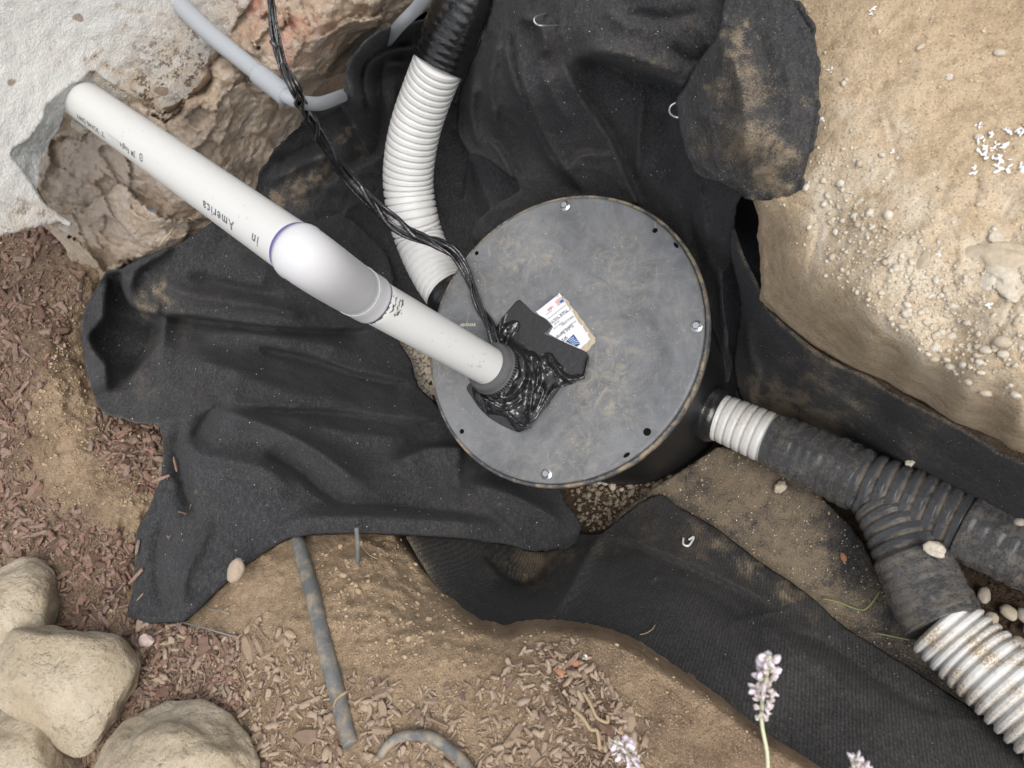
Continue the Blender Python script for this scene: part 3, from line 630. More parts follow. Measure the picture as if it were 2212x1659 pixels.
FN = Sheet([(553, 388), (600, 322), (655, 262), (675, 225), (700, 235), (735, 228), (741, 216), (744, 180), (752, 150), (764, 124), (786, 93), (820, 67), (853, 58), (880, 52), (920, 42), (1020, 20), (1060, 150), (1010, 330), (990, 560), (900, 660), (800, 640), (700, 560), (560, 470)],
    [(553, 395, .11), (655, 265, .07), (600, 400, .08), (741, 200, .20), (760, 130, .23), (830, 70, .21), (790, 110, .22), (775, 220, .15), (900, 50, .13), (1000, 60, .0), (1000, 200, -.12), (940, 250, -.12), (880, 130, .04), (860, 220, -.02), (800, 160, .10), (795, 250, .05), (840, 300, -.06), (700, 260, .06), (700, 350, .03), (760, 400, -.05), (650, 480, .04), (800, 500, -.18), (900, 480, -.26), (950, 620, -.33), (800, 640, -.22), (560, 470, .08), (980, 400, -.25)],
    folds=[('c', [(736, 232), (760, 275), (790, 330), (806, 352)], 30, -.03, (.02, .3)), ('c', [(900, 98), (850, 104), (800, 128), (784, 160), (786, 200), (806, 262)], 22, -.035, (.1, .15)),
           ('c', [(885, 133), (832, 137), (822, 187), (830, 233), (831, 293), (813, 337), (766, 357), (713, 387), (690, 430)], 24, -.028, (.05, .15)),
           ('r', [(820, 85), (775, 130), (762, 190), (775, 250)], 13, .02), ('r', [(590, 350), (650, 330), (700, 300)], 14, -.012), ('r', [(570, 400), (660, 350), (730, 330)], 16, .018),
           ('r', [(600, 440), (690, 400), (760, 420)], 12, .01), ('r', [(850, 160), (850, 230), (860, 300)], 12, .018), ('r', [(720, 470), (760, 520), (790, 600)], 16, .015)], noise=f_noise(.002, 12), c=30)
fn = FN.build('landscape_fabric', 5, M['fabric'], attrs={'dust': lambda u, v, p: blob(u, v, [(740, 295, 16, .95), (755, 280, 14, .95), (700, 360, 22, 1), (680, 385, 20, 1), (640, 405, 36, 1), (600, 428, 26, 1), (780, 320, 20, .7), (790, 330, 25, .6), (650, 440, 40, .6)]) + .12}, thick=.003, jitter=2)
tag(fn, 'black felt fabric bunched in a loop below the rough footing, left of the white hose', 'fabric')
FT = Sheet([(1075, -260), (1070, -40), (1062, 20), (1046, 70), (1020, 130), (990, 200), (985, 280), (1010, 330), (1050, 340), (1085, 372), (1115, 385), (1124, 410), (1095, 432), (1060, 450), (1030, 476), (1016, 506), (1030, 540), (1200, 560), (1400, 640), (1500, 900), (1562, 830), (1572, 822), (1579, 786), (1572, 750), (1573, 713), (1556, 660), (1560, 600), (1579, 553), (1584, 480), (1588, 440), (1640, 380), (1680, 250), (1680, -260)],
    [(1075, -260, .24), (1650, -260, .28), (1075, -20, .17), (1250, 50, .23), (1450, 60, .24), (1600, 60, .27), (1640, 300, .2), (1588, 430, .14), (1330, 110, .22), (1480, 170, .19), (1050, 120, .10), (1000, 260, -.06), (1120, 200, .12), (1110, 320, -.05), (1250, 200, .12), (1240, 330, -.01), (1260, 420, -.09), (1110, 400, -.1), (1020, 500, -.16), (1400, 200, .13), (1400, 330, .0), (1390, 440, -.09), (1500, 350, .08), (1510, 500, -.02), (1560, 600, -.10), (1530, 640, -.17), (1565, 800, -.28), (1400, 640, -.3), (1200, 560, -.3), (1500, 880, -.34), (1580, 520, .02)],
    folds=[('r', [(1105, 40), (1100, 130), (1140, 240), (1195, 345), (1250, 415)], 14, .035), ('c', [(1108, 60), (1118, 150), (1158, 262), (1208, 352), (1262, 424)], 26, -.03, (.1, .05)),
           ('c', [(1215, 130), (1256, 205), (1319, 297), (1359, 388), (1384, 440)], 40, .028, (.2, .02)), ('r', [(1170, 150), (1200, 215), (1240, 280)], 12, .012),
           ('c', [(1235, 128), (1290, 128), (1339, 145), (1380, 163), (1420, 172), (1478, 200)], 60, -.045, (.2, .03)), ('r', [(1240, 105), (1330, 112), (1420, 140), (1480, 160)], 22, .016),
           ('r', [(1392, 190), (1382, 280), (1378, 400)], 11, .016), ('c', [(1210, 372), (1225, 358), (1260, 330), (1330, 332)], 26, .02, (.2, .3)), ('r', [(1430, 230), (1440, 320), (1430, 420)], 24, -.02),
           ('r', [(1500, 375), (1520, 450), (1535, 540)], 10, .016), ('r', [(1480, 400), (1490, 480), (1520, 600)], 14, -.02), ('r', [(1440, 100), (1500, 130), (1540, 100)], 16, -.014), ('r', [(1120, 30), (1170, 60), (1180, 130)], 12, .02), ('r', [(1300, 10), (1360, 60), (1400, 30)], 20, .008),
           ('c', [(1046, 300), (1080, 320), (1122, 400)], 20, .03), ('r', [(1340, 30), (1440, 40), (1530, 20)], 18, -.010), ('r', [(1085, 60), (1060, 180), (1080, 300)], 12, .022), ('r', [(1030, 160), (1020, 250), (1040, 330)], 10, .02),
           ('r', [(1545, 560), (1560, 650), (1568, 780)], 9, .018)], noise=f_noise(.0025, 11), c=35)
ft = FT.build('landscape_fabric', 5, M['fabric'], attrs={'dust': lambda u, v, p: blob(u, v, [(1190, 130, 30, .5), (1180, 90, 35, .45), (1350, 300, 40, .35), (1370, 120, 50, .5), (1420, 130, 30, .6), (1300, 60, 90, .35), (1260, 340, 50, .4), (1500, 40, 70, .45), (1380, 330, 12, .5), (1530, 470, 30, .35)]) + .12}, thick=.003, jitter=3)
tag(ft, 'black felt fabric hanging in long diagonal folds behind the round lid', 'fabric')
FD = Sheet([(1556, -260), (1556, -40), (1562, 0), (1556, 50), (1545, 85), (1520, 118), (1499, 150), (1478, 190), (1462, 212), (1458, 232), (1466, 283), (1476, 320), (1488, 352), (1503, 371), (1545, 392), (1586, 413), (1615, 430), (1650, 433), (1690, 431), (1714, 424), (1730, 403), (1742, 360), (1750, 330), (1764, 260), (1770, 200), (1768, 140), (1762, 83), (1748, 35), (1730, 12), (1709, -4), (1690, -60), (1690, -260)],
    [(1556, -260, .32), (1690, -260, .32), (1560, 20, .30), (1500, 160, .27), (1462, 220, .24), (1480, 330, .22), (1590, 410, .235), (1620, 200, .32), (1600, 100, .32), (1700, 100, .315), (1740, 250, .305), (1700, 400, .27), (1650, 425, .25), (1640, 300, .32), (1760, 150, .30)],
    folds=[('r', [(1556, 70), (1600, 180), (1610, 300), (1600, 380)], 20, .010), ('r', [(1630, 50), (1660, 150), (1650, 260)], 24, -.008), ('r', [(1500, 240), (1560, 270), (1620, 300)], 14, .006), ('r', [(1690, 120), (1710, 200), (1700, 300)], 16, .006)],
    noise=f_noise(.003, 9), rolls=[([(1562, 0), (1545, 85), (1499, 150), (1458, 225), (1466, 283), (1488, 352), (1545, 392), (1586, 413), (1650, 433), (1714, 424), (1742, 360), (1768, 200), (1762, 83), (1709, -4)], 9, .006)], c=35)
fd = FD.build('landscape_fabric', 5, M['fabric'], attrs={'dust': lambda u, v, p: blob(u, v, [(1590, 80, 35, .9), (1600, 160, 45, .8), (1560, 200, 40, .6), (1620, 300, 60, .9), (1660, 380, 50, 1), (1600, 340, 50, .7), (1700, 330, 40, .8), (1540, 300, 60, .55), (1680, 400, 40, 1), (1750, 230, 25, .6), (1640, 200, 60, .55)]) + .28}, thick=.0035, jitter=1.2)
tag(fd, 'dusty black fabric flap folded over onto the tan bank at the top right', 'fabric')
FR = Sheet([(1579, 490), (1590, 520), (1600, 553), (1626, 603), (1642, 645), (1659, 676), (1699, 713), (1735, 742), (1769, 769), (1826, 800), (1872, 816), (1912, 846), (1992, 886), (2059, 919), (2126, 959), (2159, 983), (2212, 1003), (2320, 1060), (2900, 1360), (2900, 1600), (2212, 1230), (2100, 1130), (2000, 1090), (1900, 1030), (1800, 960), (1700, 920), (1640, 900), (1600, 870), (1584, 800), (1588, 740), (1600, 660), (1590, 600), (1575, 540)],
    [(1580, 495, .06), (1600, 553, .04), (1659, 676, .05), (1769, 769, .055), (1872, 816, .055), (1992, 886, .055), (2126, 959, .055), (2212, 1003, .055), (2900, 1360, .055), (2900, 1600, -.3), (2212, 1200, -.27), (2050, 1100, -.27), (1900, 1000, -.29), (1800, 930, -.29), (1700, 880, -.29), (1600, 860, -.31), (1590, 750, -.18), (1595, 640, -.06), (1640, 760, -.12), (1760, 860, -.14), (1950, 950, -.10), (2120, 1060, -.12)],
    folds=[('r', [(1680, 740), (1740, 800), (1830, 850), (1950, 920)], 16, -.012), ('r', [(1700, 780), (1800, 850), (1900, 930), (2000, 1020)], 18, .014), ('r', [(1860, 840), (1960, 930), (2100, 1020), (2200, 1080)], 16, -.010), ('r', [(1620, 680), (1620, 760), (1650, 840)], 12, .012)], noise=f_noise(.0015, 12), c=25)
fr = FR.build('landscape_fabric', 5, M['fabric'], attrs={'dust': lambda u, v, p: .28 + blob(u, v, [(1760, 800, 60, .6), (1840, 860, 60, .55), (1700, 890, 60, 1), (1640, 860, 40, .9), (1780, 920, 60, .7), (2000, 940, 70, .4), (1900, 1000, 60, .45)]) + .4 * np.exp(-(pl_dist(u, v, FR.poly[1:17])[0] / 2) ** 2)}, thick=.004, jitter=2)
tag(fr, 'black fabric lining the trench wall below the tan bank, with a frayed copper-coloured edge', 'fabric')
FB = Sheet([(870, 1140), (905, 1200), (940, 1258), (985, 1318), (1030, 1360), (1090, 1375), (1180, 1372), (1330, 1400), (1450, 1460), (1560, 1530), (1700, 1630), (1860, 1740), (2200, 2000), (2700, 2000), (2330, 1690), (2212, 1612), (2159, 1571), (2026, 1481), (1926, 1417), (1819, 1351), (1759, 1294), (1700, 1250), (1659, 1226), (1589, 1173), (1548, 1140), (1506, 1116), (1462, 1092), (1432, 1066), (1400, 1072), (1356, 1104), (1320, 1135), (1290, 1155), (1200, 1140), (1050, 1120)],
    [(880, 1158, .075), (960, 1262, .05), (1040, 1342, .07), (1180, 1350, .09), (1330, 1385, .07), (1500, 1470, .06), (1700, 1610, .05), (2000, 1830, .05), (2200, 2000, .05), (2700, 2000, -.22), (1432, 1066, -.27), (1506, 1116, -.25), (1659, 1226, -.22), (1819, 1351, -.2), (2026, 1481, -.19), (2212, 1612, -.18), (1300, 1160, -.22), (1150, 1200, -.20), (1130, 1250, -.14), (1050, 1140, -.12), (1200, 1300, .0), (1300, 1300, -.02), (1250, 1230, -.1), (1500, 1300, -.07), (1400, 1200, -.15), (1700, 1420, -.05), (1900, 1560, -.05)],
    folds=[('r', [(1310, 1140), (1270, 1200), (1235, 1270), (1190, 1330)], 16, .03), ('r', [(1180, 1190), (1170, 1230), (1120, 1262), (1060, 1250)], 22, -.025), ('c', [(1290, 1163), (1353, 1169), (1422, 1196), (1506, 1229), (1600, 1275), (1700, 1325)], 40, -.018, (.2, .3)),
           ('r', [(1460, 1090), (1530, 1150), (1620, 1220), (1760, 1330)], 12, .012), ('r', [(1700, 1350), (1800, 1400), (1900, 1470), (2050, 1560)], 14, -.010), ('r', [(1600, 1320), (1750, 1420), (1900, 1540)], 24, .010), ('c', [(1040, 1195), (1080, 1240), (1120, 1262), (1170, 1262)], 24, .02), ('r', [(1480, 1250), (1600, 1330), (1650, 1420)], 16, -.006)], noise=f_noise(.0015, 10), c=30)
fb = FB.build('landscape_fabric', 5, M['fabric_ribbed'], attrs={'dust': lambda u, v, p: .22 + blob(u, v, [(1380, 1090, 40, .5), (1150, 1215, 60, .95), (1200, 1180, 60, .8), (1560, 1170, 26, .9), (1500, 1130, 25, .8), (1620, 1220, 28, 1), (1700, 1280, 28, 1), (1760, 1330, 24, .7), (1300, 1170, 40, .5), (1500, 1180, 60, .55), (1400, 1150, 50, .5), (1420, 1250, 8, .9), (1290, 1110, 30, .6)]) + .6 * np.exp(-(pl_dist(u, v, FB.poly[:9])[0] / 22) ** 2)}, thick=.004, jitter=2)
tag(fb, 'black ribbed fabric lining the lower trench bank beside the bare soil edge', 'fabric')
FX = Sheet([(960, 240), (1250, 240), (1500, 300), (1700, 480), (1700, 900), (1560, 960), (1200, 960), (1000, 760), (960, 700), (700, 640), (740, 560), (940, 420)],
    [(960, 240, -.26), (1250, 240, -.28), (1700, 500, -.28), (1700, 900, -.32), (1200, 960, -.36), (1640, 500, -.50), (1640, 640, -.50), (960, 700, -.32), (740, 600, -.24), (1200, 600, -.34)], folds=[('r', [(1000, 300), (1050, 420), (1100, 560)], 20, .03), ('r', [(1620, 520), (1600, 680), (1600, 840)], 14, .03)], noise=f_noise(.004, 9), c=40)
tag(FX.build('landscape_fabric', 9, M['fabric'], attrs={'dust': lambda u, v, p: .05 + 0 * u}), 'black fabric sheet added as stand-in for the deep shade around the basin', 'fabric')  # sheet added to turn the pit gaps black, standing in for shade
# dirt-covered fabric on the trench floor
FF = Sheet([(1290, 1160), (1356, 1090), (1432, 1040), (1500, 1000), (1560, 960), (1640, 990), (1760, 1060), (1850, 1150), (1900, 1250), (1960, 1370), (2100, 1500), (2330, 1700), (2250, 1700), (2100, 1580), (1900, 1450), (1750, 1350), (1600, 1230), (1450, 1130)],
    [(1290, 1160, -.30), (1432, 1040, -.305), (1560, 960, -.30), (1640, 1000, -.29), (1850, 1150, -.265), (1960, 1370, -.25), (2330, 1700, -.24), (1750, 1350, -.25), (1500, 1140, -.28), (1650, 1150, -.27), (1750, 1200, -.262)], noise=lambda p, u, v: .004 * fbm(p, 16, 4), c=40)
ff = FF.build('landscape_fabric', 6, M['fabric'], attrs={'dust': lambda u, v, p: .85 + .35 * blob(u, v, [(1700, 1200, 120, 1), (1600, 1060, 90, .9), (1800, 1330, 80, 1), (1400, 1080, 60, .9)]) - .5 * blob(u, v, [(1820, 1150, 50, 1), (1840, 1230, 40, 1), (1620, 1130, 14, 1), (1900, 1350, 40, .8)])}, thick=.003, jitter=6)
tag(ff, 'soil-covered fabric on the trench floor left of the muddy black pipe', 'fabric')
#SECTION_THINGS
# ================================================================== BASIN
LC = P(1201, 725, 0.); LR = .2305
basin = thing('sump_basin', LC - np.array([0, 0, .6]), 'round black sump basin with a scuffed dark grey bolted lid', 'basin')
def lathe(name, prof, mat, parent, c, seg=128, attrs=None):
    th = np.linspace(0, 2 * np.pi, seg, endpoint=False); pr = np.array(prof)
    v = np.stack([c[0] + pr[:, 0][:, None] * np.cos(th), c[1] + pr[:, 0][:, None] * np.sin(th), c[2] + pr[:, 1][:, None] * np.ones(seg)], -1).reshape(-1, 3)
    K = len(pr); i = np.arange(K - 1)[:, None] * seg; j = np.arange(seg)[None]; j2 = (j + 1) % seg
    f = np.stack([i + j, i + j2, i + seg + j2, i + seg + j], -1).reshape(-1, 4)
    return mesh(name, v, f, mat, parent, attrs=attrs(v) if attrs else None)
lathe('body', [(.196, -.60), (.200, -.3), (.205, -.05), (.205, -.03), (.227, -.028), (.227, -.018)], M['basin'], basin, LC)
lathe('rim', [(.226, -.019), (.2322, -.019), (.2350, -.016), (.2350, -.007), (.2337, -.0045), (.2298, -.0045), (.2291, -.008), (.2281, -.012)], M['rim'], basin, LC, 160)
LS_ = 1.034
prof = [(.2210, -.010), (.2210, -.0025), (.2203, -.0008), (.2185, 0)] + [(r, -.0004 * math.sin(r * 60)) for r in np.linspace(.216, .001, 60)]
def lid_dust(v):
    return {'dust': np.clip(.25 + 0 * v[:, 0], 0, 1)}
lid = None
def lidattr(v):
    # picture-plan position of each lid point so that dried mud sits where it does on the real lid
    c = (v - CAM) @ RW; u = CU - c[:, 0] / c[:, 2] * FPX; w = CV + c[:, 1] / c[:, 2] * FPX
    return {'dust': blob(u, w, [(1450, 805, 9, 1.05), (1262, 957, 9, 1.05), (1390, 730, 7, 1.0), (1365, 870, 5, 1.0), (1270, 536, 6, 1.1), (1385, 820, 9, .9), (1110, 545, 45, .7), (1290, 800, 60, .75), (1330, 760, 70, .6), (1160, 560, 40, .55), (1380, 640, 60, .35), (960, 780, 50, .9), (1000, 790, 25, 1.05), (970, 620, 50, .4), (1300, 850, 80, .4), (1330, 600, 80, .3), (1060, 640, 60, .3), (1225, 1010, 80, .25), (1120, 550, 10, 1.0), (1095, 525, 8, .98), (1250, 740, 20, 1.0)])}
lid = lathe('lid', [(a * LS_, b) for a, b in prof], M['lid'], basin, LC, 200, lidattr)
# raised ghost ring moulded in the lid
def ring(name, c, R, r, mat, parent, seg=64, arc=(0, 1), mn=8):
    th = np.linspace(2 * np.pi * arc[0], 2 * np.pi * arc[1], seg); p = np.stack([c[0] + R * np.cos(th), c[1] + R * np.sin(th), c[2] + 0 * th], 1)
    return tube(name, p, np.full(seg, r), mat, parent, seg=mn)
ring('moulded_ring', P(1268, 655, -.0006), .043, .0010, M['lid'], basin)
def bolt(u, v):
    c = P(u, v, 0.); VV, F = [], []
    o = lathe('bolt', [(.0, .0052), (.0035, .0055), (.0042, .0050), (.0046, .0018), (.0082, .0014), (.0090, .0008), (.0090, -.001)], M['steel'], basin, c, 24)
    # hexagon head
    th = np.arange(6) * np.pi / 3 + RNG.rand(); v1 = [(c[0] + .0050 * math.cos(t), c[1] + .0050 * math.sin(t), c[2] + z) for z in (.001, .0058) for t in th]
    f = [[i, (i + 1) % 6, 6 + (i + 1) % 6, 6 + i] for i in range(6)] + [[6, 7, 8, 9, 10, 11]]
    mesh('bolt_head', v1, f, M['steel'], o, smooth=False)
for q in ((1221, 445), (1505, 705), (1181, 1024)): bolt(*q)
for q, r in (((1030, 547), .003), ((1398, 933), .0046), ((998, 932), .0032), ((1415, 498), .0032)):
    lathe('bolt_hole', [(.0, .0006), (r, .0006), (r * 1.15, .0009), (r * 1.25, .0002)], M['hole'], basin, P(*q, 0.), 24)
for q in ((1461, 530), (1354, 983)):
    c = P(*q, 0.); d = c - LC; d /= np.linalg.norm(d); t = np.cross([0, 0, 1], d); th = np.linspace(0, 2 * np.pi, 20, endpoint=False)
    v = [c + d * .0028 * math.cos(a) + t * .0055 * math.sin(a) + np.array([0, 0, .0008]) for a in th]
    mesh('edge_slot', v, [list(range(20))], M['hole'], basin, smooth=False)
# embossed marks near the left edge of the lid
def letters(name, text, mat, parent, fn, size=1., bold=0., spacing=1.0):
    cu = bpy.data.curves.new('t', 'FONT'); cu.body = text; cu.size = size; cu.resolution_u = 3; cu.offset = bold; cu.space_character = spacing
    ob = bpy.data.objects.new('t', cu); COL.objects.link(ob); dg = bpy.context.evaluated_depsgraph_get(); me = bpy.data.meshes.new_from_object(ob.evaluated_get(dg))
    bpy.data.objects.remove(ob); v = np.array([x.co[:] for x in me.vertices]).reshape(-1, 3); f = [list(p.vertices) for p in me.polygons]; bpy.data.meshes.remove(me)
    # cut long faces so that they follow a curved surface
    return mesh(name, fn(v), f, mat, parent, smooth=False)
mk = []
for k in range(8):
    c = P(996 + k * 4.2, 702 - k * .1, .0008); a, b = box(c, np.array([.0010, 0, 0]), np.array([0, .0028 if k % 2 else .0022, 0]), np.array([0, 0, .0004])); mk.append((a, b))
VV, F = [], []
for a, b in mk: F += [[i + len(VV) for i in q] for q in b]; VV += a
mesh('embossed_mark', VV, F, M['clod_one'], basin, smooth=False)
# ---- paper label
lab = thing_lab = None
def lidz(z): return lambda uv: P(uv[:, 0], uv[:, 1], z)
pl = [(1208, 633), (1185, 652), (1158, 673), (1164, 680), (1182, 690), (1189, 700), (1195, 706), (1190, 714), (1186, 721), (1222, 742), (1262, 758), (1272, 744), (1280, 731), (1266, 712), (1250, 690), (1238, 672), (1228, 655), (1216, 645)]
LS = Sheet(pl, [(1208, 633, .0012), (1158, 673, .0012), (1186, 721, .0012), (1262, 758, .0012), (1280, 731, .0025), (1230, 700, .0012)], noise=lambda p, u, v: .0006 * fbm(p, 50, 3))
lb = LS.build('paper_label', 3, M['paper'], basin)
tag(lb, 'torn white printed paper label')
TS = Sheet([(1208, 633), (1217, 641), (1230, 652), (1232, 660), (1243, 672), (1256, 690), (1270, 710), (1284, 728), (1284, 738), (1272, 756), (1258, 762), (1254, 752), (1268, 742), (1276, 732), (1262, 712), (1246, 690), (1234, 672), (1222, 655)], [(1208, 633, .001), (1284, 730, .003), (1256, 760, .002), (1240, 670, .0018)], noise=lambda p, u, v: .0025 * fbm(p, 110, 3))
TS.build('torn_edge', 3, M['torn'], lb, jitter=5)
# print: baseline runs from upper right to lower left, tops of letters to the lower right
bd = np.array([-51., 40.]); bd /= np.linalg.norm(bd); ud = np.array([bd[1], -bd[0]]) * 1.0; ud = np.array([.62, .78])
def pr(text, u, v, h, mat, bold=0.):
    letters('lettering', text, M[mat], lb, lambda q: P(u + (q[:, 0] * bd[0] + q[:, 1] * ud[0]) * h, v + (q[:, 0] * bd[1] + q[:, 1] * ud[1]) * h, .0022), 1., bold)
pr('Thank You For Bu', 1224, 667, 8.5, 'ink', .01)
pr('INCLUDES', 1237, 681, 7, 'ink'); pr('Structural Foam Po', 1243, 692, 5.4, 'ink'); pr('FOUR 1/4-20', 1215, 694, 4.6, 'ink'); pr('RE-USE', 1207, 692, 4.4, 'ink')
pr('Solid Sump Ba', 1236, 700, 10, 'ink', .01); pr('SF2', 1223, 725, 9.5, 'ink', .01); pr('USA', 1193, 660, 8, 'print_red', .02); pr('www.', 1207, 637, 3.6, 'ink'); pr('MADE IN', 1191, 670, 3.6, 'ink')
def strip(a, b, w, mat, z=.0021, name='printed_line', par=None):
    a, b = np.array(a, float), np.array(b, float); d = (b - a) / np.linalg.norm(b - a); n = np.array([-d[1], d[0]]) * w / 2
    q = np.array([a - n, b - n, b + n, a + n]); mesh(name, P(q[:, 0], q[:, 1], z), [[0, 3, 2, 1]], M[mat], par or lb, smooth=False)
strip((1206, 635), (1160, 671), 1.3, 'print_navy'); strip((1222, 659), (1184, 689), .8, 'print_navy'); strip((1232, 669), (1191, 700), .8, 'print_navy')
for k in range(5):   # waving flag: red stripes and a blue corner
    a = np.array([1200., 650.]) + k * np.array([1.5, 2.2]); strip(a + [14, -8], a + [6, -4.5], .9, 'print_red', name='flag_stripe'); strip(a + [6, -4.5], a + [-1, 2.5], .9, 'print_red', name='flag_stripe')
strip((1210, 653), (1217, 648), 6, 'print_blue', .0024, 'flag_corner')
q = np.array([(1239, 722), (1222, 738), (1246, 749), (1254, 743)]); mesh('logo_panel', P(q[:, 0], q[:, 1], .0022), [[0, 1, 2, 3]], M['print_navy'], lb, smooth=False)
for k in range(5):   # pale ripples of the water logo
    th = np.linspace(3.4, 5.2, 10); c = np.array([1248., 752.]); R = 12 + k * 4
    uu, vv = c[0] + R * np.cos(th) * .95, c[1] + R * np.sin(th) * .9; inn = in_poly(uu, vv, q)
    if inn.sum() > 2:
        pp = P(uu[inn], vv[inn], .0026); tube('logo_wave', pp, np.full(len(pp), .0007), M['print_pale'], lb, seg=5)
# ---- crumpled sealing tape on the lid
TP = [(1120, 645), (1134, 657), (1150, 674), (1164, 682), (1184, 694), (1195, 706), (1182, 718), (1176, 722), (1200, 730), (1232, 745), (1272, 762), (1270, 790), (1262, 818), (1240, 826), (1214, 828), (1206, 845), (1185, 870), (1165, 898), (1145, 920), (1118, 934), (1090, 922), (1060, 905), (1035, 882), (1018, 856), (1006, 838), (1020, 822), (1040, 800), (1055, 760), (1071, 707), (1090, 680)]
tf = [('r', [(1180, 820), (1165, 870), (1135, 925)], 4, .012, (.2, .05)), ('r', [(1150, 800), (1148, 850), (1142, 915)], 3.5, .010), ('r', [(1272, 765), (1266, 800), (1258, 815), (1230, 824)], 3, .008), ('r', [(1180, 762), (1200, 790), (1225, 818), (1258, 812)], 4, .010), ('r', [(1155, 765), (1162, 790), (1160, 830), (1150, 850)], 4, .012),
      ('r', [(1210, 832), (1190, 850), (1160, 900), (1130, 930)], 4, .013, (.1, .05)), ('r', [(1032, 845), (1045, 870), (1050, 892)], 3, .010), ('r', [(1030, 850), (1080, 880), (1110, 875), (1140, 850)], 5, .012), ('r', [(1075, 890), (1100, 898), (1120, 915), (1135, 925)], 3, .008), ('r', [(1098, 640), (1080, 700), (1085, 740), (1110, 760)], 4, .010),
      ('r', [(1085, 700), (1100, 720), (1092, 750)], 3, .010), ('r', [(1110, 698), (1096, 722), (1092, 748)], 2.6, .010), ('r', [(1136, 765), (1150, 785), (1175, 790), (1200, 825)], 3, .008), ('r', [(1160, 880), (1130, 892), (1095, 880)], 3, .008), ('r', [(1172, 790), (1190, 796), (1212, 828)], 3, .009), ('r', [(1190, 760), (1196, 780), (1220, 800)], 2.5, .007), ('r', [(1125, 860), (1135, 885), (1138, 918)], 2.6, .009)]
gc = P(1090, 808, 0.)
def tz(p, u, v):
    d = np.hypot(p[:, 0] - gc[0], p[:, 1] - gc[1]); k = blob(u, v, [(1120, 830, 75, 1), (1090, 735, 30, 1), (1190, 800, 40, .7)])
    return .002 * np.abs(fbm(p, 40, 3, .6)) * k + .022 * np.clip(1 - (d - .040) / .020, 0, 1) ** 2
tp = Sheet(TP, [(1120, 645, .0028), (1272, 762, .003), (1118, 934, .003), (1006, 838, .003), (1090, 800, .003)], folds=tf, noise=tz)
tag(tp.build('sealing_tape', 2.2, M['tape_flat'], basin, thick=.0008), 'crumpled glossy black sealing tape round the pipe')
CRP = [(1020, 836), (1044, 806), (1064, 760), (1072, 722), (1088, 700), (1104, 690), (1120, 694), (1112, 716), (1106, 738), (1124, 752), (1150, 756), (1166, 770), (1186, 758), (1202, 774), (1216, 800), (1236, 812), (1258, 806), (1266, 816), (1244, 828), (1216, 832), (1202, 848), (1188, 868), (1166, 900), (1146, 922), (1120, 936), (1108, 922), (1090, 900), (1064, 894), (1050, 898), (1040, 878), (1024, 862)]
def cz(p, u, v):
    d = np.hypot(p[:, 0] - gc[0], p[:, 1] - gc[1]); q = p + .012 * np.stack([perlin(p * 22), perlin(p * 22 + 9), 0 * d], -1); e = np.clip(pl_dist(u, v, np.vstack([CRP, CRP[:1]]))[0] / 9, 0, 1)
    return e * (.012 * (.42 - np.abs(perlin(q * 30))) + .006 * (.4 - np.abs(perlin(q * 62 + 4)))) + .020 * np.clip(1 - (d - .040) / .022, 0, 1) ** 2
cs_ = Sheet(CRP, [(1020, 836, .0042), (1104, 690, .0042), (1266, 816, .0042), (1120, 936, .0042), (1130, 820, .006), (1180, 790, .006)], folds=[(a, b, c * 1.5, d * .75, *e) for a, b, c, d, *e in tf[:9]], noise=cz)
tag(cs_.build('tape_crumple', 2., M['tape'], basin, thick=.0006, jitter=5), 'wet-looking crumpled black tape squeezed round the pipe base')
# ================================================================== PVC DRAIN PIPE
pv = thing('pvc_pipe', P(1085, 806, 0.), 'white PVC drain pipe with a fat elbow running from the wall down into the lid', 'pipe')
E1, E2 = P(640, 540, .44), P(808, 650, .28)
B0, B1 = P(1082, 806, .012), P(853, 676, .235)
low = B1 - B0; low /= np.linalg.norm(low); B1 = B1 + low * .042
up0 = P(160, 203, .423); upd = (E1 - up0) / np.linalg.norm(E1 - up0)
pr_ = .0302
def seg_tube(name, a, b, r, mat, par, seg=48, n=8): 
    p = np.linspace(a, b, n); return tube(name, p, np.full(n, r), mat, par, seg=seg)
seg_tube('pipe_section', up0 - upd * .06, E1 + upd * .02, pr_, M['pvc'], pv, n=24)
seg_tube('pipe_section', B0 - low * .02, B1 + low * .01, pr_, M['pvc'], pv, n=12)
# elbow: hub, curved body, hub
c1 = E1; c2 = B1 - low * .004
k = np.linalg.norm(c2 - c1); bez = []
for t in np.linspace(0, 1, 40):
    q1, q2 = c1 + upd * k * .30, c2 + low * k * .30
    bez.append((1 - t) ** 3 * c1 + 3 * (1 - t) ** 2 * t * q1 + 3 * (1 - t) * t * t * q2 + t ** 3 * c2)
bez = np.array(bez); ts = np.linspace(0, 1, 40)
hub = np.where(ts > .78, .0332, .0325) ; rr = hub.copy(); rr[ts < .06] = .0318 + (ts[ts < .06] / .06) ** .5 * .0016
rr[-2:] = (.0330, .0318)
rr = np.where((ts > .70) & (ts <= .78), .0325 - .0006, rr); rr = np.where(ts <= .74, rr + .0006, rr)
el = tube('elbow', bez, rr, M['pvc_fitting'], pv, seg=64)
t_, n_, b_ = frames(bez); i0 = 30
th = np.linspace(0, 2 * np.pi, 60); rp = bez[i0] + .0331 * (np.cos(th)[:, None] * n_[i0] + np.sin(th)[:, None] * b_[i0]); tube('moulded_line', rp, np.full(60, .0006), M['pvc_fitting'], el, seg=6, cap=False)
seg_tube('purple_primer_ring', c1 - upd * .0045, c1 + upd * .004, pr_ + .0006, M['primer'], pv, n=2)
seg_tube('purple_primer_ring', c2 - low * .0035, c2 + low * .006, pr_ + .0005, M['primer'], pv, n=2)
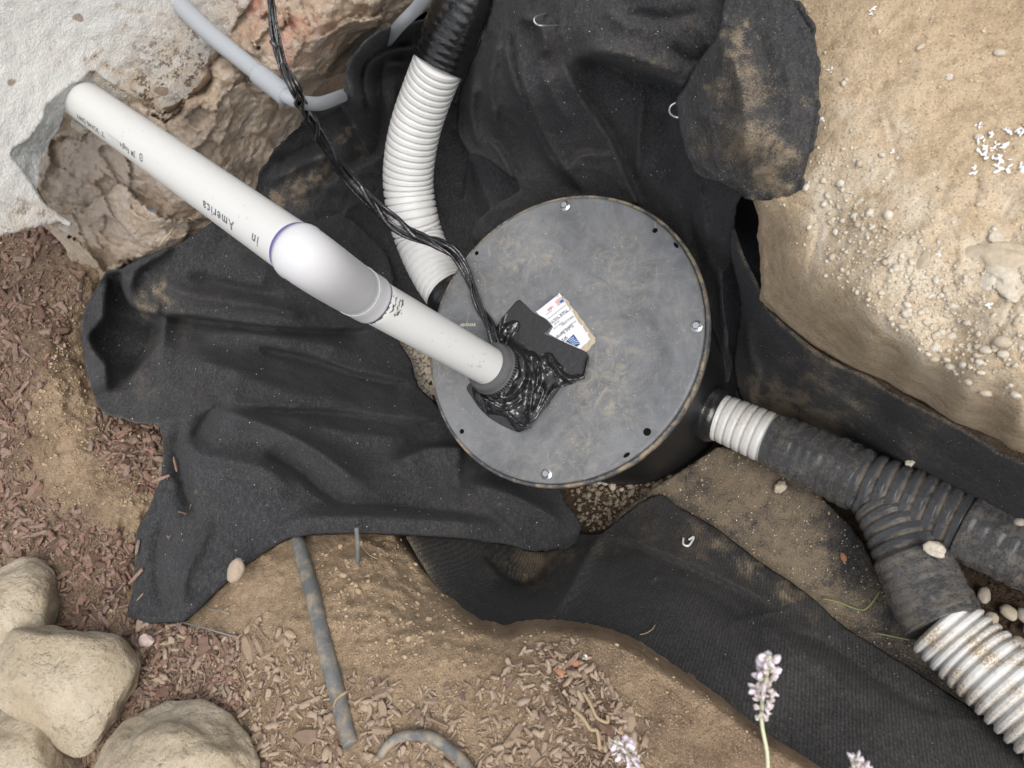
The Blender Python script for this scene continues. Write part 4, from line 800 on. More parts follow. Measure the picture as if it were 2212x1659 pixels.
# print on the pipe
def on_cyl(org, ax, R, s0, ang0, h):
    """text plane -> cylinder; baseline towards the wall (-ax), tops towards the picture's lower left"""
    view = CAM - org; view -= ax * (view @ ax); view /= np.linalg.norm(view); side = np.cross(ax, view)
    im = side @ RW; sgn = 1 if im[1] < 0 else -1     # side vector pointing down in the picture
    side = side * sgn
    def f(q):
        a = ang0 + q[:, 1] * h / R; s = s0 - q[:, 0] * h
        return org + ax * s[:, None] + R * (np.cos(a)[:, None] * view + np.sin(a)[:, None] * side)
    return f
LU = np.linalg.norm(E1 - up0)
R_ = pr_ + .0004
def ptext(t, s, a, h, mat='ink', bold=.012): letters('lettering', t, M[mat], pv, on_cyl(up0, upd, R_, s, a, h), 1., bold, 1.25)
ptext('in', LU * .955, .42, .0170); ptext('America', LU * .868, .52, .0170)
ptext('JM Eagle', LU * .455, .62, .0105); ptext('2" SCH40 DWV', LU * .295, .74, .0115)
ptext('11:00 03/14/23', LU * .385, .78, .0040, 'ink_faint', 0); ptext('CODE 06 K8 RESIN', LU * .385, .60, .0040, 'ink_faint', 0)
fcy = on_cyl(up0, upd, R_, LU * .485, .62, .0075); thc = np.linspace(0, 2 * np.pi, 22, endpoint=False)
VV, F = [], []
for hb in (0, 1):      # round maker's mark: two half discs split by a bar
    t = np.linspace(.12, np.pi - .12, 10) + hb * np.pi; o_ = len(VV); VV += [(.62 * math.cos(a), .62 * math.sin(a) + (.10 if not hb else -.10), 0) for a in t]; VV += [(.42 * math.cos(a), .36 * math.sin(a) + (.14 if not hb else -.14), 0) for a in t[::-1]]
    for i in range(9): F.append([o_ + i, o_ + i + 1, o_ + 18 - i, o_ + 19 - i])
o_ = len(VV); VV += [(-.6, -.06, 0), (.6, -.06, 0), (.6, .06, 0), (-.6, .06, 0)]; F.append([o_, o_ + 1, o_ + 2, o_ + 3])
mesh('printed_emblem', fcy(np.array(VV)), F, M['ink'], pv, smooth=False)
# scuffs
def scuff(org, ax, R, items):
    VV, F = [], []
    for (s, a, L, ang, w) in items:
        f = on_cyl(org, ax, R, 0, 0, 1.); n = 7; d = np.array([math.cos(ang), math.sin(ang)])
        pts = [np.array([s, a * R]) + d * L * (i / (n - 1) - .5) + RNG.normal(0, w * .6, 2) for i in range(n)]; o_ = len(VV); nn = np.array([-d[1], d[0]])
        row = []
        for i, q in enumerate(pts):
            ww = w * math.sin(math.pi * (i + .4) / n) * RNG.uniform(.4, 1.2); row += [q - nn * ww, q + nn * ww]
        q = np.array(row); VV += list(f(np.stack([-q[:, 0], q[:, 1], 0 * q[:, 0]], 1))); F += [[o_ + 2 * i, o_ + 2 * i + 1, o_ + 2 * i + 3, o_ + 2 * i + 2] for i in range(n - 1)]
    return tag(mesh('scuff_mark', VV, F, M['scuff'], pv, smooth=False), kind='stuff')
LL = np.linalg.norm(B1 - B0)
it = [(LL * .93 + RNG.normal(0, .006), RNG.uniform(-.65, .1), RNG.uniform(.003, .012), RNG.uniform(1.2, 1.9), RNG.uniform(.0004, .0016)) for k in range(22)]
it += [(LL * .972, a, .009, 1.5, .0019) for a in np.linspace(-.2, 1.3, 9)]
it += [(LL * RNG.uniform(.25, .4), RNG.uniform(-.5, .5), RNG.uniform(.003, .012), RNG.uniform(0, 3), .00028) for k in range(9)] + [(LL * RNG.uniform(.5, .65), RNG.uniform(-.5, .3), RNG.uniform(.002, .005), RNG.uniform(0, 3), .00025) for k in range(6)]
scuff(B0, low, pr_ + .0003, it)
scuff(up0, upd, pr_ + .0003, [(LU * RNG.uniform(.3, .95), RNG.uniform(-.6, .5), RNG.uniform(.002, .006), RNG.uniform(0, 3), .0002) for k in range(14)])
# rubber coupling and hose clamp
cb = B0 - low * .030
cpl = np.array([cb + low * s for s in (0, .03, .052, .0535, .056, .062, .0635)]); tube('rubber_coupling', cpl, [.041, .041, .041, .0415, .0400, .0395, .0375], M['rubber'], pv, seg=48)
cl = tube('hose_clamp', np.array([cb + low * s for s in (.040, .0415, .0505, .052)]), [.0410, .0425, .0425, .0410], M['rubber'], pv, seg=64)
view = CAM - cb; view -= low * (view @ low); view /= np.linalg.norm(view); sid = np.cross(low, view); VV, F = [], []
for k in range(56):
    a = k / 56 * 2 * math.pi; rad = math.cos(a) * view + math.sin(a) * sid; tan = -math.sin(a) * view + math.cos(a) * sid
    v_, f_ = box(cb + low * .046 + rad * .0427, tan * .0009, low * .0030, rad * .0003); F += [[i + len(VV) for i in q] for q in f_]; VV += v_
mesh('clamp_thread', VV, F, M['hole'], cl, smooth=False)
tape_r = tube('tape_collar', np.array([cb + low * s for s in (-.01, .0, .012, .024, .034, .040)]), [.050, .047, .0445, .0435, .0425, .0416], M['tape'], pv, seg=60, rfun=lambda i, th: 1 + .07 * np.sin(th * 7 + i * 1.1) * np.sin(th * 3 + 1 + i * .7) + .03 * np.sin(th * 17 + i))
# ================================================================== CORRUGATED PIPES
def corrugated(name, pts, pitch, mat, parent, dep=.055, seg=56, lo=None, dust=None, crest=.62):
    q = spline(pts, 14); w = np.concatenate([P(q[:, 0], q[:, 1], q[:, 2]), (q[:, 3] * mpp(q[:, 0], q[:, 1], q[:, 2]))[:, None], q[:, :2]], 1)
    w, s = resample(w, pitch / 10); ph = (s / pitch) % 1
    g = np.clip((np.abs(ph - .5) * 2 - crest) / (1 - crest), 0, 1); g = g ** .8; rel = (1 - (np.abs(ph - .5) * 2) ** 2.5 * .012) * (1 - dep * g)
    a = {'groove': g, 'dust': dust(w[:, 4], w[:, 5]) if dust else np.zeros(len(s))}
    for k_ in a: a[k_] = np.repeat(a[k_], seg)
    th = np.linspace(0, 2 * np.pi, seg, endpoint=False); S_, T_ = np.meshgrid(s, th, indexing='ij'); a['along'] = S_.ravel(); a['around'] = T_.ravel()
    return tube(name, w[:, :3], w[:, 3] * rel, mat, parent, seg=seg, attrs=a)
def wrap(name, pts, mat, parent, amp=.02, rib=0, pitch=.0135, seg=64, dust=None, grow=0, lump=1., nscale=40):
    q = spline(pts, 14); w = np.concatenate([P(q[:, 0], q[:, 1], q[:, 2]), (q[:, 3] * mpp(q[:, 0], q[:, 1], q[:, 2]))[:, None], q[:, :2]], 1)
    w, s = resample(w, .0022); nn = len(w); th = np.linspace(0, 2 * np.pi, seg, endpoint=False)
    S_, T_ = np.meshgrid(s, th, indexing='ij')
    pp = np.stack([np.cos(T_) * .05 * nscale, np.sin(T_) * .05 * nscale, S_ * nscale], -1)
    ns = fbm(pp * lump, 1.0, 4, .55, True); ns2 = fbm(pp * np.array([.5, .5, 2.5]), 1.4, 3)
    rel = 1 + grow + amp * ns + amp * .6 * ns2 + rib * np.clip(np.sin(S_ / pitch * 2 * np.pi + .6 * np.sin(T_)), -.6, .6)
    a = {'dust': np.repeat(dust(w[:, 4], w[:, 5]), seg) if dust else np.zeros(nn * seg), 'along': S_.ravel(), 'around': T_.ravel()}
    return tube(name, w[:, :3], w[:, 3], mat, parent, seg=seg, rfun=lambda i, t: rel, attrs=a)
hose = thing('corrugated_hose', P(990, 640, -.2), 'curved white corrugated drain hose with shiny black tape at its top end, beside the footing', 'hose')
UP = [(990, 655, -.12, 52), (957, 617, -.12, 52), (930, 572, -.113, 52), (906, 515, -.10, 53), (892, 467, -.075, 54), (882, 400, -.045, 54.5), (886, 333, -.01, 55), (900, 267, .025, 55), (923, 200, .06, 55), (951, 130, .10, 56)]
corrugated('ribbed_hose', UP, .0137, M['corrugated'], hose, .085)
tg = wrap('tape_wrap', [(946, 142, .095, 58), (953, 125, .10, 59), (975, 70, .125, 61), (1005, 5, .15, 63), (1040, -70, .17, 65), (1100, -200, .19, 70)], M['tape'], hose, .022, .016, .0137, lump=.8)
tag(tg, 'glossy black tape wound round the top of the hose')
wrap('tape_cuff', [(1015, 685, -.12, 56), (995, 662, -.12, 57), (972, 636, -.12, 57)], M['tape'], hose, .03)
hb_ = P(951, 130, .10)
# outlet, right of the basin
pipe_z = -.235
out = thing('outlet_pipe', P(1600, 925, -.30), 'short white corrugated outlet pipe with wrinkled dull black tape beside the lid', 'pipe')
corrugated('ribbed_pipe', [(1546, 899, pipe_z, 51), (1580, 912, pipe_z, 53), (1640, 938, pipe_z, 56), (1700, 964, pipe_z, 58)], .0150, M['corrugated'], out, .05, dust=lambda u, v: .35 + 0 * u)
tag(wrap('tape_sleeve', [(1420, 855, -.2, 50), (1480, 874, -.225, 56), (1515, 887, pipe_z, 58), (1545, 898, pipe_z, 58), (1556, 902, pipe_z, 54)], M['tape_flat'], out, .07, lump=1.0), 'wrinkled dull black tape where the outlet leaves the basin')
wye = thing('wye_fitting', P(1950, 1100, -.3), 'muddy black ribbed wye fitting where the buried pipe splits in two', 'pipe fitting')
tag(wrap('tape_sleeve', [(1666, 950, pipe_z, 58), (1690, 960, -.233, 61), (1740, 982, -.228, 65), (1800, 1009, -.22, 68), (1862, 1040, -.21, 70)], M['tape_dusty'], wye, .03, .030, .017, dust=lambda u, v: .05 + 0 * u, lump=1.2), 'dusty black tape wound over the inlet side')
MAINP = [(1850, 1033, -.212, 67), (1920, 1062, -.205, 71), (2000, 1094, -.20, 74), (2080, 1128, -.195, 76), (2130, 1150, -.19, 77)]
corrugated('ribbed_run', MAINP, .0170, M['wye'], wye, .11, crest=.52, dust=lambda u, v: .05 + 0 * u)
corrugated('ribbed_branch', [(1880, 1050, -.212, 60), (1905, 1088, -.205, 62), (1935, 1140, -.195, 67), (1962, 1195, -.188, 72), (1975, 1220, -.185, 74)], .0150, M['wye'], wye, .11, crest=.52, dust=lambda u, v: .05 + 0 * u)
tag(wrap('tape_sleeve', [(1965, 1200, -.187, 75), (1985, 1240, -.182, 78), (2005, 1285, -.176, 81), (2040, 1350, -.165, 82)], M['tape_dusty'], wye, .035, .018, .016, dust=lambda u, v: .22 + 0 * u, lump=1.3), 'mud-streaked tape over the lower branch')
tag(wrap('tape_sleeve', [(2088, 1132, -.195, 80), (2150, 1162, -.19, 80), (2215, 1192, -.185, 81), (2260, 1212, -.18, 82)], M['tape_dusty'], wye, .035, .022, .018, dust=lambda u, v: .15 + 0 * u, lump=1.2), 'dusty grey tape over the right hand outlet')
br = thing('corrugated_pipe', P(2150, 1450, -.25), 'mud-spattered white corrugated pipe running off the lower right corner', 'pipe')
corrugated('ribbed_pipe', [(2030, 1345, -.166, 82), (2090, 1402, -.16, 85), (2150, 1457, -.15, 88), (2230, 1530, -.14, 93), (2330, 1620, -.13, 98), (2500, 1770, -.12, 104)], .0132, M['corrugated'], br, .11, crest=.46, dust=lambda u, v: 1.0 + 0 * u)
br2 = thing('corrugated_pipe', P(2330, 1250, -.25), 'white corrugated pipe just entering the right edge beyond the dusty tape', 'pipe')
corrugated('ribbed_pipe', [(2245, 1208, -.183, 76), (2330, 1250, -.18, 78), (2600, 1380, -.18, 84)], .0150, M['corrugated'], br2, .06)
# ================================================================== CONDUIT AND CABLE
con = thing('electrical_conduit', P(690, 225, .1), 'grey plastic conduit bending in a U below the pink patch of the footing', 'conduit')
p, r = path([(300, -120, .40, 20), (345, -40, .40, 20), (440, 60, .39, 20), (560, 160, .375, 19), (585, 182, .372, 20)]); tube('conduit_run', p, r, M['conduit'], con, seg=32)
p, r = path([(556, 158, .376, 20), (562, 163, .375, 22.5), (590, 185, .371, 22.5), (618, 208, .367, 22)]); tube('bell_end', p, r, M['conduit'], con, seg=32)
p, r = path([(600, 196, .37, 15), (625, 211, .365, 15.5), (650, 221, .35, 15), (690, 224, .31, 14.5), (722, 214, .24, 13.5), (746, 205, .15, 13), (765, 205, .06, 12)]); tube('bend', p, r, M['conduit'], con, seg=32)
con2 = thing('electrical_conduit', P(890, 30, .2), 'grey conduit end emerging above the bunched fabric at the top, left of the shiny tape', 'conduit')
p, r = path([(835, 90, .10, 12), (866, 52, .20, 13), (900, 18, .24, 14), (935, -25, .28, 15), (1000, -100, .32, 16)]); tube('conduit_run', p, r, M['conduit'], con2, seg=32)
cab = thing('taped_cable', P(1070, 735, .005), 'thin black taped cable bundle snaking from the top across the white hose to the lid', 'cable')
CP = [(575, -80, .50, 6), (584, 0, .47, 6), (590, 50, .455, 7), (600, 97, .44, 9), (613, 143, .425, 9.5), (640, 196, .415, 10), (655, 236, .33, 11), (686, 290, .26, 11), (720, 340, .21, 10), (753, 383, .165, 10.5), (800, 436, .12, 13), (836, 470, .09, 13), (886, 503, .065, 12), (936, 523, .05, 12), (976, 540, .04, 10), (1000, 572, .022, 8.5), (1016, 610, .014, 8), (1032, 650, .013, 9), (1048, 690, .013, 10), (1062, 715, .013, 11), (1080, 745, .013, 12)]
q = spline(CP, 12); w = np.concatenate([P(q[:, 0], q[:, 1], q[:, 2]), (1.22 * q[:, 3] * mpp(q[:, 0], q[:, 1], q[:, 2]))[:, None]], 1); w, s = resample(w, .003)
t0, n0, b0 = frames(w[:, :3])
tube('taped_core', w[:, :3], w[:, 3] * .62, M['cable'], cab, seg=20, rfun=lambda i, th: 1 + .22 * np.sin(2 * th + s[:, None] * 40) + .08 * np.sin(5 * th + s[:, None] * 90))
for k in range(7):
    a = s * (13 + 3 * k) + k * 1.3 + 1.2 * np.sin(s * 22 + k); off = w[:, 3] * (.66 + .26 * np.sin(s * 31 + k * 2))
    pp = w[:, :3] + off[:, None] * (np.cos(a)[:, None] * n0 + np.sin(a)[:, None] * b0); tube('wire', pp, w[:, 3] * (.30 + .08 * np.sin(s * 47 + k)), M['cable'], cab, seg=8)
p, r = path([(585, 88, .455, 5), (592, 96, .452, 6), (600, 104, .447, 5)]); tube('tape_tail', p, r, M['cable'], cab, seg=8)
# ================================================================== DRIP TUBES, WIRE STAPLES
def ontop(sheet, pts, lift=0.):   # (u, v, r) -> (u, v, z, r) resting on a sheet
    q = np.array(pts, float); z = sheet.z(q[:, 0], q[:, 1]) if sheet.noise is None else Sheet.z(sheet, q[:, 0], q[:, 1])
    rr_ = q[:, 2] * mpp(q[:, 0], q[:, 1], z); return [(a, b, zz + r_ * (.55 + lift), c) for (a, b, c), zz, r_ in zip(q, z, rr_)]
p, r = path(ontop(ground, [(630, 1140, 15), (648, 1185, 16), (666, 1250, 17), (684, 1320, 18), (702, 1400, 19), (722, 1470, 19), (742, 1550, 19), (758, 1610, 18)], -.35))
dt = tube('drip_tube', p, r, M['hose'], None, seg=28, rfun=lambda i, th: 1 + .03 * np.sin(2 * th + .5) + 0 * i); tag(dt, 'thick grey irrigation tube half buried in the soil below the fabric', 'tube')
p, r = path(ontop(ground, [(822, 1632, 9), (836, 1612, 10), (860, 1594, 11), (895, 1588, 11.5), (935, 1594, 12), (970, 1618, 12), (1000, 1645, 12.5), (1040, 1700, 13), (1120, 1800, 13)], .9))
tag(tube('drip_tube', p, r, M['hose'], None, seg=20), 'thin grey irrigation tube arching out of the mulch at the bottom edge', 'tube')
p, r = path([(770, 1140, .175, 5), (772, 1165, .17, 5.2), (773, 1190, .16, 5.2), (772, 1224, .145, 5)]); p[:, 2] += .0; tag(tube('tube_stake', p, r, M['hose'], None, seg=12), 'short thin grey stake stuck in the soil under the fabric edge', 'stake')
p, r = path([(722, 1520, 0, 3), (735, 1505, 0, 3), (748, 1495, 0, 3), (752, 1486, 0, 3)]); 
zz = ground.z(np.array([722, 728, 740, 752, 755]), np.array([1522, 1510, 1498, 1490, 1482])) + np.array([.012, .03, .036, .03, .012])
p, r = path([(720, 1528, zz[0], 2.5), (727, 1510, zz[1], 2.8), (740, 1500, zz[2], 2.8), (752, 1492, zz[3], 2.5), (757, 1485, zz[4], 2.2)]); tag(tube('dry_root', p, r, M['root'], None, seg=7), 'dry brown root wrapped over the thick grey tube', 'root')
def wire(pts, label, mat='steel_dull', rp=2.2, sheet=None):
    if sheet is not None:
        q = np.array(pts, float); z = sheet.z(q[:, 0], q[:, 1]) + q[:, 2]; pts = [(a, b, c) for a, b, c in zip(q[:, 0], q[:, 1], z)]
    p, r = path([(a, b, c, rp) for a, b, c in pts]); o = tube('wire_staple', p, r, M[mat], None, seg=8); tag(o, label, 'staple'); return o
wire([(425, 1306, .004), (440, 1309, .012), (470, 1317, .014), (495, 1326, .004)], 'shorter straight steel staple leg poking out under the fabric tip', rp=1.6, sheet=ground)
wire([(385, 1342, .004), (402, 1346, .012), (450, 1359, .014), (508, 1376, .003)], 'longer straight steel staple leg just below the fabric corner', rp=1.9, sheet=ground)
zf = float(FT.z(np.array([1160.]), np.array([55.]))[0])
wire([(1180, 30, zf - .01), (1168, 33, zf + .03), (1156, 38, zf + .045), (1154, 46, zf + .045), (1162, 54, zf + .04), (1180, 56, zf + .03), (1205, 55, zf)], 'curved steel staple loop near the top, right of the shiny tape', rp=2.2)
zf = .225
wire([(1475, 225, zf), (1462, 222, zf), (1450, 228, zf), (1446, 238, zf), (1450, 248, zf), (1464, 254, zf), (1482, 254, zf - .01)], 'curved steel staple loop at the left corner of the dusty flap', rp=2.2)
#SECTION_STONES
# ================================================================== BOULDERS
def boulder(u, v, z, ru, rv, h, seed, label, rot=0., rough=.19):
    c = P(u, v, z); mp = mpp(u, v, z); x = RW @ np.array([1., 0, 0]); x[2] = 0; x /= np.linalg.norm(x); y = np.cross([0, 0, 1], x)
    b = IC6[0]; d = fbm(b + seed * 5.1, .75, 2) * rough * 2.1 + fbm(b + seed * 2.2, 2.6, 5, .52, True) * rough * .45 + fbm(b + seed, 1.7, 2) * rough * .9
    rs = np.random.RandomState(seed + 40); cut = np.full(len(b), 1.08)
    for _ in range(18):
        nk = rs.normal(size=3); nk /= np.linalg.norm(nk); dk = rs.uniform(.76, .97); t = b @ nk; cut = -np.log(np.exp(-26 * cut) + np.exp(-26 * np.where(t > .05, dk / np.maximum(t, .05), 3.))) / 26
    v_ = b * ((1 + d * .55) * cut)[:, None]; cr, sr = math.cos(rot), math.sin(rot)
    L = v_ * np.array([ru * mp, rv * mp, h]); L = np.stack([L[:, 0] * cr - L[:, 1] * sr, L[:, 0] * sr + L[:, 1] * cr, L[:, 2]], 1)
    q = c + L[:, :1] * x + L[:, 1:2] * y + L[:, 2:] * np.array([0, 0, 1.])
    tag(mesh('boulder', q, IC6[1], M['stone'], None), label, 'boulder', 'rounded tan boulders in the lower left corner')
boulder(34, 1318, .285, 138, 102, .060, 1, 'topmost of the rounded tan boulders, cut by the left edge', -.35)
boulder(146, 1470, .30, 186, 124, .070, 2, 'largest rounded tan boulder, with white chalky flecks', -.25)
boulder(48, 1645, .32, 142, 100, .062, 3, 'lowest left tan boulder, partly hidden under the largest one', -.15)
boulder(368, 1665, .30, 206, 136, .068, 4, 'pale wide boulder at the bottom edge next to the mulch', .05)
# ================================================================== MULCH
CS = [chip_shape(k, 1., RNG.uniform(.05, .15) if k % 3 == 0 else RNG.uniform(.3, .8), RNG.uniform(.07, .14) if k % 3 == 0 else RNG.uniform(.15, .42)) for k in range(42)]
CSQ = [(v, np.array([q for q in f])) for v, f in CS]
STONES = [(30, 1322, 125, 85), (148, 1468, 165, 105), (55, 1640, 130, 90), (372, 1650, 190, 110)]
def free(u, v):
    k = np.ones(np.shape(u), bool)
    for a, b, ru, rv in STONES: k &= ((u - a) / ru) ** 2 + ((v - b) / rv) ** 2 > .75
    k &= ~in_poly(u, v, FL.poly); d, _, _ = pl_dist(u, v, [(650, 1185), (684, 1320), (722, 1470), (758, 1610)]); k &= d > 24
    return k
def free2(u, v): return free(u, v)
Z1 = [(-150, 520), (20, 505), (100, 488), (150, 500), (185, 560), (165, 640), (150, 740), (100, 800), (60, 900), (70, 1000), (90, 1070), (180, 1110), (290, 1150), (290, 1300), (280, 1350), (300, 1400), (330, 1700), (-150, 1700)]
Z2 = [(205, 880), (345, 915), (355, 1000), (345, 1050), (330, 1080), (290, 1060), (230, 1010), (195, 960)]
Z3 = [(290, 1345), (400, 1350), (500, 1375), (560, 1340), (640, 1370), (680, 1430), (760, 1450), (900, 1490), (1060, 1470), (1140, 1390), (1240, 1380), (1320, 1480), (1400, 1560), (1420, 1720), (300, 1720)]
def dens(u, v): 
    n = fbm(np.stack([u, v, u * 0], 1), .008, 3); return np.clip((1.15 + 1.3 * n) * free(u, v), 0, 1)
big = np.vstack([in_zone(115, Z1, dens), in_zone(24, Z2, dens), in_zone(160, Z3, dens)])
pb, nb = ground.frame(big[:, 0], big[:, 1])
bigmesh = []
for k, (v, f) in enumerate(CS):
    me = bpy.data.meshes.new('wood_chip'); me.from_pydata([tuple(x) for x in v], [], f); me.materials.append(M['chip']); bigmesh.append(me); md = me.copy(); md.name = 'wood_chip'; md.materials.clear(); md.materials.append(M['chip_dusty']); bigmesh.append(md)
for i in range(len(big)):
    u, v = big[i]; me = bigmesh[2 * RNG.randint(len(CS)) + int(u > 470 and RNG.rand() < .8)]; s = min(27, 11 + RNG.exponential(5.5)) * (.85 if v < 1200 else 1.) * mpp(u, v, pb[i][2]); B = basis(nb[i] + RNG.normal(0, .25, 3), RNG.uniform(0, 6.28))
    o = bpy.data.objects.new('wood_chip', me); COL.objects.link(o)
    Mx = np.eye(4); Mx[:3, :3] = (B * s).T; Mx[:3, 3] = pb[i] + nb[i] * s * RNG.uniform(.04, .24); o.matrix_world = Matrix(Mx.tolist())
    if u < 360 and v < 1140 and u > 190: l, g = 'bark chip in the small hollow of mulch left of the big fabric', 'bark chips in the hollow'
    elif v < 760: l, g = 'dark bark chip in the mulch heap at the foot of the stucco wall', 'bark chips at the foot of the wall'
    elif v < 1100 and u < 190: l, g = 'dark bark chip in the left mulch bed beside the tan soil ridge', 'bark chips beside the soil ridge'
    elif u < 300: l, g = 'brown bark chip in the mulch above and beside the boulders', 'bark chips beside the boulders'
    elif u < 480: l, g = 'brown bark chip between the fabric corner and the pale wide boulder', 'bark chips below the fabric corner'
    elif u < 740: l, g = 'dusty bark chip lying left of the thick grey tube', 'bark chips left of the thick tube'
    elif u < 1050: l, g = 'dusty bark chip between the thick grey tube and the arching tube', 'bark chips around the arching tube'
    else: l, g = 'bark chip on the dark soil hump near the lavender', 'bark chips on the soil hump'
    tag(o, l, 'wood chip', g)
for k_, (sm, mt_) in enumerate([(np.vstack([in_zone(5200, Z1, dens), in_zone(520, Z2, dens), in_zone(1300, Z3, lambda u, v: dens(u, v) * (u < 520))]), 'chip_stuff'), (in_zone(3300, Z3, dens), 'chip_dusty_stuff')]):
    sz = np.minimum(2.6 + RNG.exponential(4.2, len(sm)), 15)
    scatter_stuff('mulch_litter', CSQ, ground, sm, sz, M[mt_], ['small brown bark mulch covering the left beds', 'small dusty bark mulch strewn over the soil along the bottom'][k_], tilt=.45, lift=.15)
# crumbs of soil
def d2(u, v): return free(u, v).astype(float)
cl_ = in_zone(170, [(640, 1180), (860, 1165), (1030, 1340), (960, 1420), (760, 1440), (650, 1300)], d2)
scatter_stuff('soil_clods', [rock_shape(IC2, k + 60, (1, .8, .6), .3) for k in range(6)], ground, cl_, RNG.gamma(2.2, 1.3, len(cl_)) + 1.2, M['crumb'], 'rough lumps of dry soil on the slope under the fabric', smooth=True, lift=.1)
cr = np.vstack([in_zone(1500, [(150, 560), (230, 620), (180, 700), (200, 860), (340, 930), (330, 1100), (120, 1090), (60, 900), (130, 720)], d2), in_zone(2600, [(560, 1200), (870, 1160), (1040, 1345), (1380, 1390), (1700, 1620), (1650, 1700), (330, 1700), (420, 1340)], d2), in_zone(1200, Z1, d2)])
RS = [rock_shape(IC1, k, (1, .8, .6), .5) for k in range(12)]
scatter_stuff('soil_crumbs', RS, ground, cr, RNG.gamma(1.6, .75, len(cr)) + .5, M['crumb'], 'loose crumbs of brown soil')
# gravel on the bank
def bd_(u, v):
    return np.clip(blob(u, v, [(1840, 460, 60, .8), (1900, 560, 110, .8), (2020, 640, 120, 1), (2130, 740, 70, .9), (2200, 620, 90, .4), (1790, 400, 50, .7), (1850, 400, 50, .6)]) + .02, 0, 1) * (v < 480 + (u - 1640) * .8)
gb = in_zone(3600, [(1640, -20), (2260, -20), (2260, 980), (1640, 640)], bd_)
gb = gb[~in_poly(gb[:, 0], gb[:, 1], FD.poly)]
scatter_stuff('bank_gravel', RS, bank, gb, np.where(RNG.rand(len(gb)) < .75, RNG.gamma(1.5, .7, len(gb)), RNG.gamma(2., 1.6, len(gb))) + .5, M['clod'], 'fine pale gravel and crumbs strewn over the tan bank', lift=.15)
def pebble(sheet, u, v, rp, label, cat='pebble', group=None, mat='pebble', rough=.10, name='pebble', dims=None, zadd=0, sub=None, rot=None):
    p, n = sheet.frame(np.array([float(u)]), np.array([float(v)])); p = p[0]; n = n[0]; s = rp * mpp(u, v, p[2]); B = basis(n, RNG.uniform(0, 6) if rot is None else rot)
    vv, f = rock_shape(sub or IC4 if rp > 8 else (sub or IC2), RNG.rand() * 50, dims or (1, RNG.uniform(.7, .9), RNG.uniform(.5, .7)), rough); q = (vv * s) @ B + p + n * (s * .35 + zadd)
    tag(mesh(name, q, f, M[mat], None, origin=p), label, cat, group)
BL = [(2167, 740, 19, 13), (2168, 765, 13, 9), (2130, 757, 13, 10), (2056, 727, 11, 10), (2020, 752, 12, 9), (2020, 725, 12, 8), (2018, 775, 11, 9), (2053, 790, 13, 9), (2080, 788, 10, 8), (2092, 825, 11, 9), (2130, 847, 14, 10), (2195, 852, 13, 10), (2182, 832, 8, 6), (2120, 805, 9, 6), (2000, 698, 10, 7), (2060, 660, 12, 8), (2200, 690, 10, 8), (1990, 675, 8, 6), (1962, 672, 8, 6), (1946, 578, 9, 6), (1988, 103, 10, 7), (2160, 115, 13, 9), (2050, 170, 8, 6), (1845, 466, 9, 6), (1800, 474, 7, 5), (1884, 492, 8, 5), (1890, 498, 6, 5), (2072, 632, 10, 7), (2010, 640, 8, 5), (1856, 436, 8, 6), (1870, 470, 7, 5)]
named = {0: 'largest angular pale pebble on the bank near the right edge', 3: 'round pale stone upper left in the pebble cluster on the bank', 10: 'pale oval pebble lowest but one on the bank, near the earth edge', 11: 'pale pebble nearest the right edge at the foot of the pebble cluster', 20: 'single white angular pebble high on the tan bank', 21: 'smooth buff pebble at the top right of the bank'}
for i, (u, v, a, b) in enumerate(BL):
    pebble(bank, u, v, a, named.get(i, 'small pale pebble in the cluster on the tan bank'), group=None if i in named else 'pale pebbles on the bank', mat='clod_one', rough=.22, dims=(1, b / a, .55), zadd=-.001, rot=RNG.uniform(-.6, .6), sub=IC2)
for i, (u, v, a) in enumerate([(2150, 560, 62), (2195, 600, 55), (2120, 590, 40), (1965, 560, 34), (2175, 520, 40), (1955, 540, 30)]):
    pebble(bank, u, v, a, ['broad flat pale clod at the right edge of the bank', 'crusty pale clod beside the broad one at the right edge', 'small crusty clod left of the broad flat one', 'lumpy tan clod alone in the middle of the bank', 'upper crusty clod at the right edge of the bank', 'small pale lump on top of the middle clod'][i], 'clod', mat='clod_one', rough=.3, name='soil_clod', dims=(1, .75, .30), zadd=-.012, sub=IC4)
# flecks of white foam
FS = [rock_shape(IC1, k + 20, (1, .5, .35), .5) for k in range(6)]
wf = np.vstack([in_zone(20, [(2100, 270), (2212, 270), (2212, 370), (2100, 370)]), np.array([(1885, 30), (1890, 20), (2050, 165), (1932, 330), (1790, 150), (1800, 152), (2115, 270), (1780, 258), (2030, 550), (2140, 660)])])
def flakes(sheet, u, v, s, label, group):
    p, n = sheet.frame(np.array([u]), np.array([v])); p, n = p[0], n[0]; VV, F = [], []
    for k in range(RNG.randint(3, 6)):
        vv, f = FS[RNG.randint(6)]; B = basis(n + RNG.normal(0, .4, 3), RNG.uniform(0, 6)); m_ = mpp(u, v, p[2]); q = (vv * s * m_ * RNG.uniform(.4, .8)) @ B + p + n * .5 * s * m_ + np.array([*RNG.normal(0, s * .5 * m_, 2), 0]); F += (np.array(f) + len(VV)).tolist(); VV += list(q)
    tag(mesh('foam_crumb', VV, F, M['foam'], None, smooth=False, origin=p), label, 'foam crumb', group)
for u, v in wf: flakes(bank, float(u), float(v), RNG.uniform(6, 12) if u > 2090 else 6., 'white foam crumb in the cluster on the bank at the right edge' if u > 2090 else 'single white foam crumb on the tan bank', 'foam crumbs clustered at the right edge' if u > 2090 else 'foam crumbs on the bank')
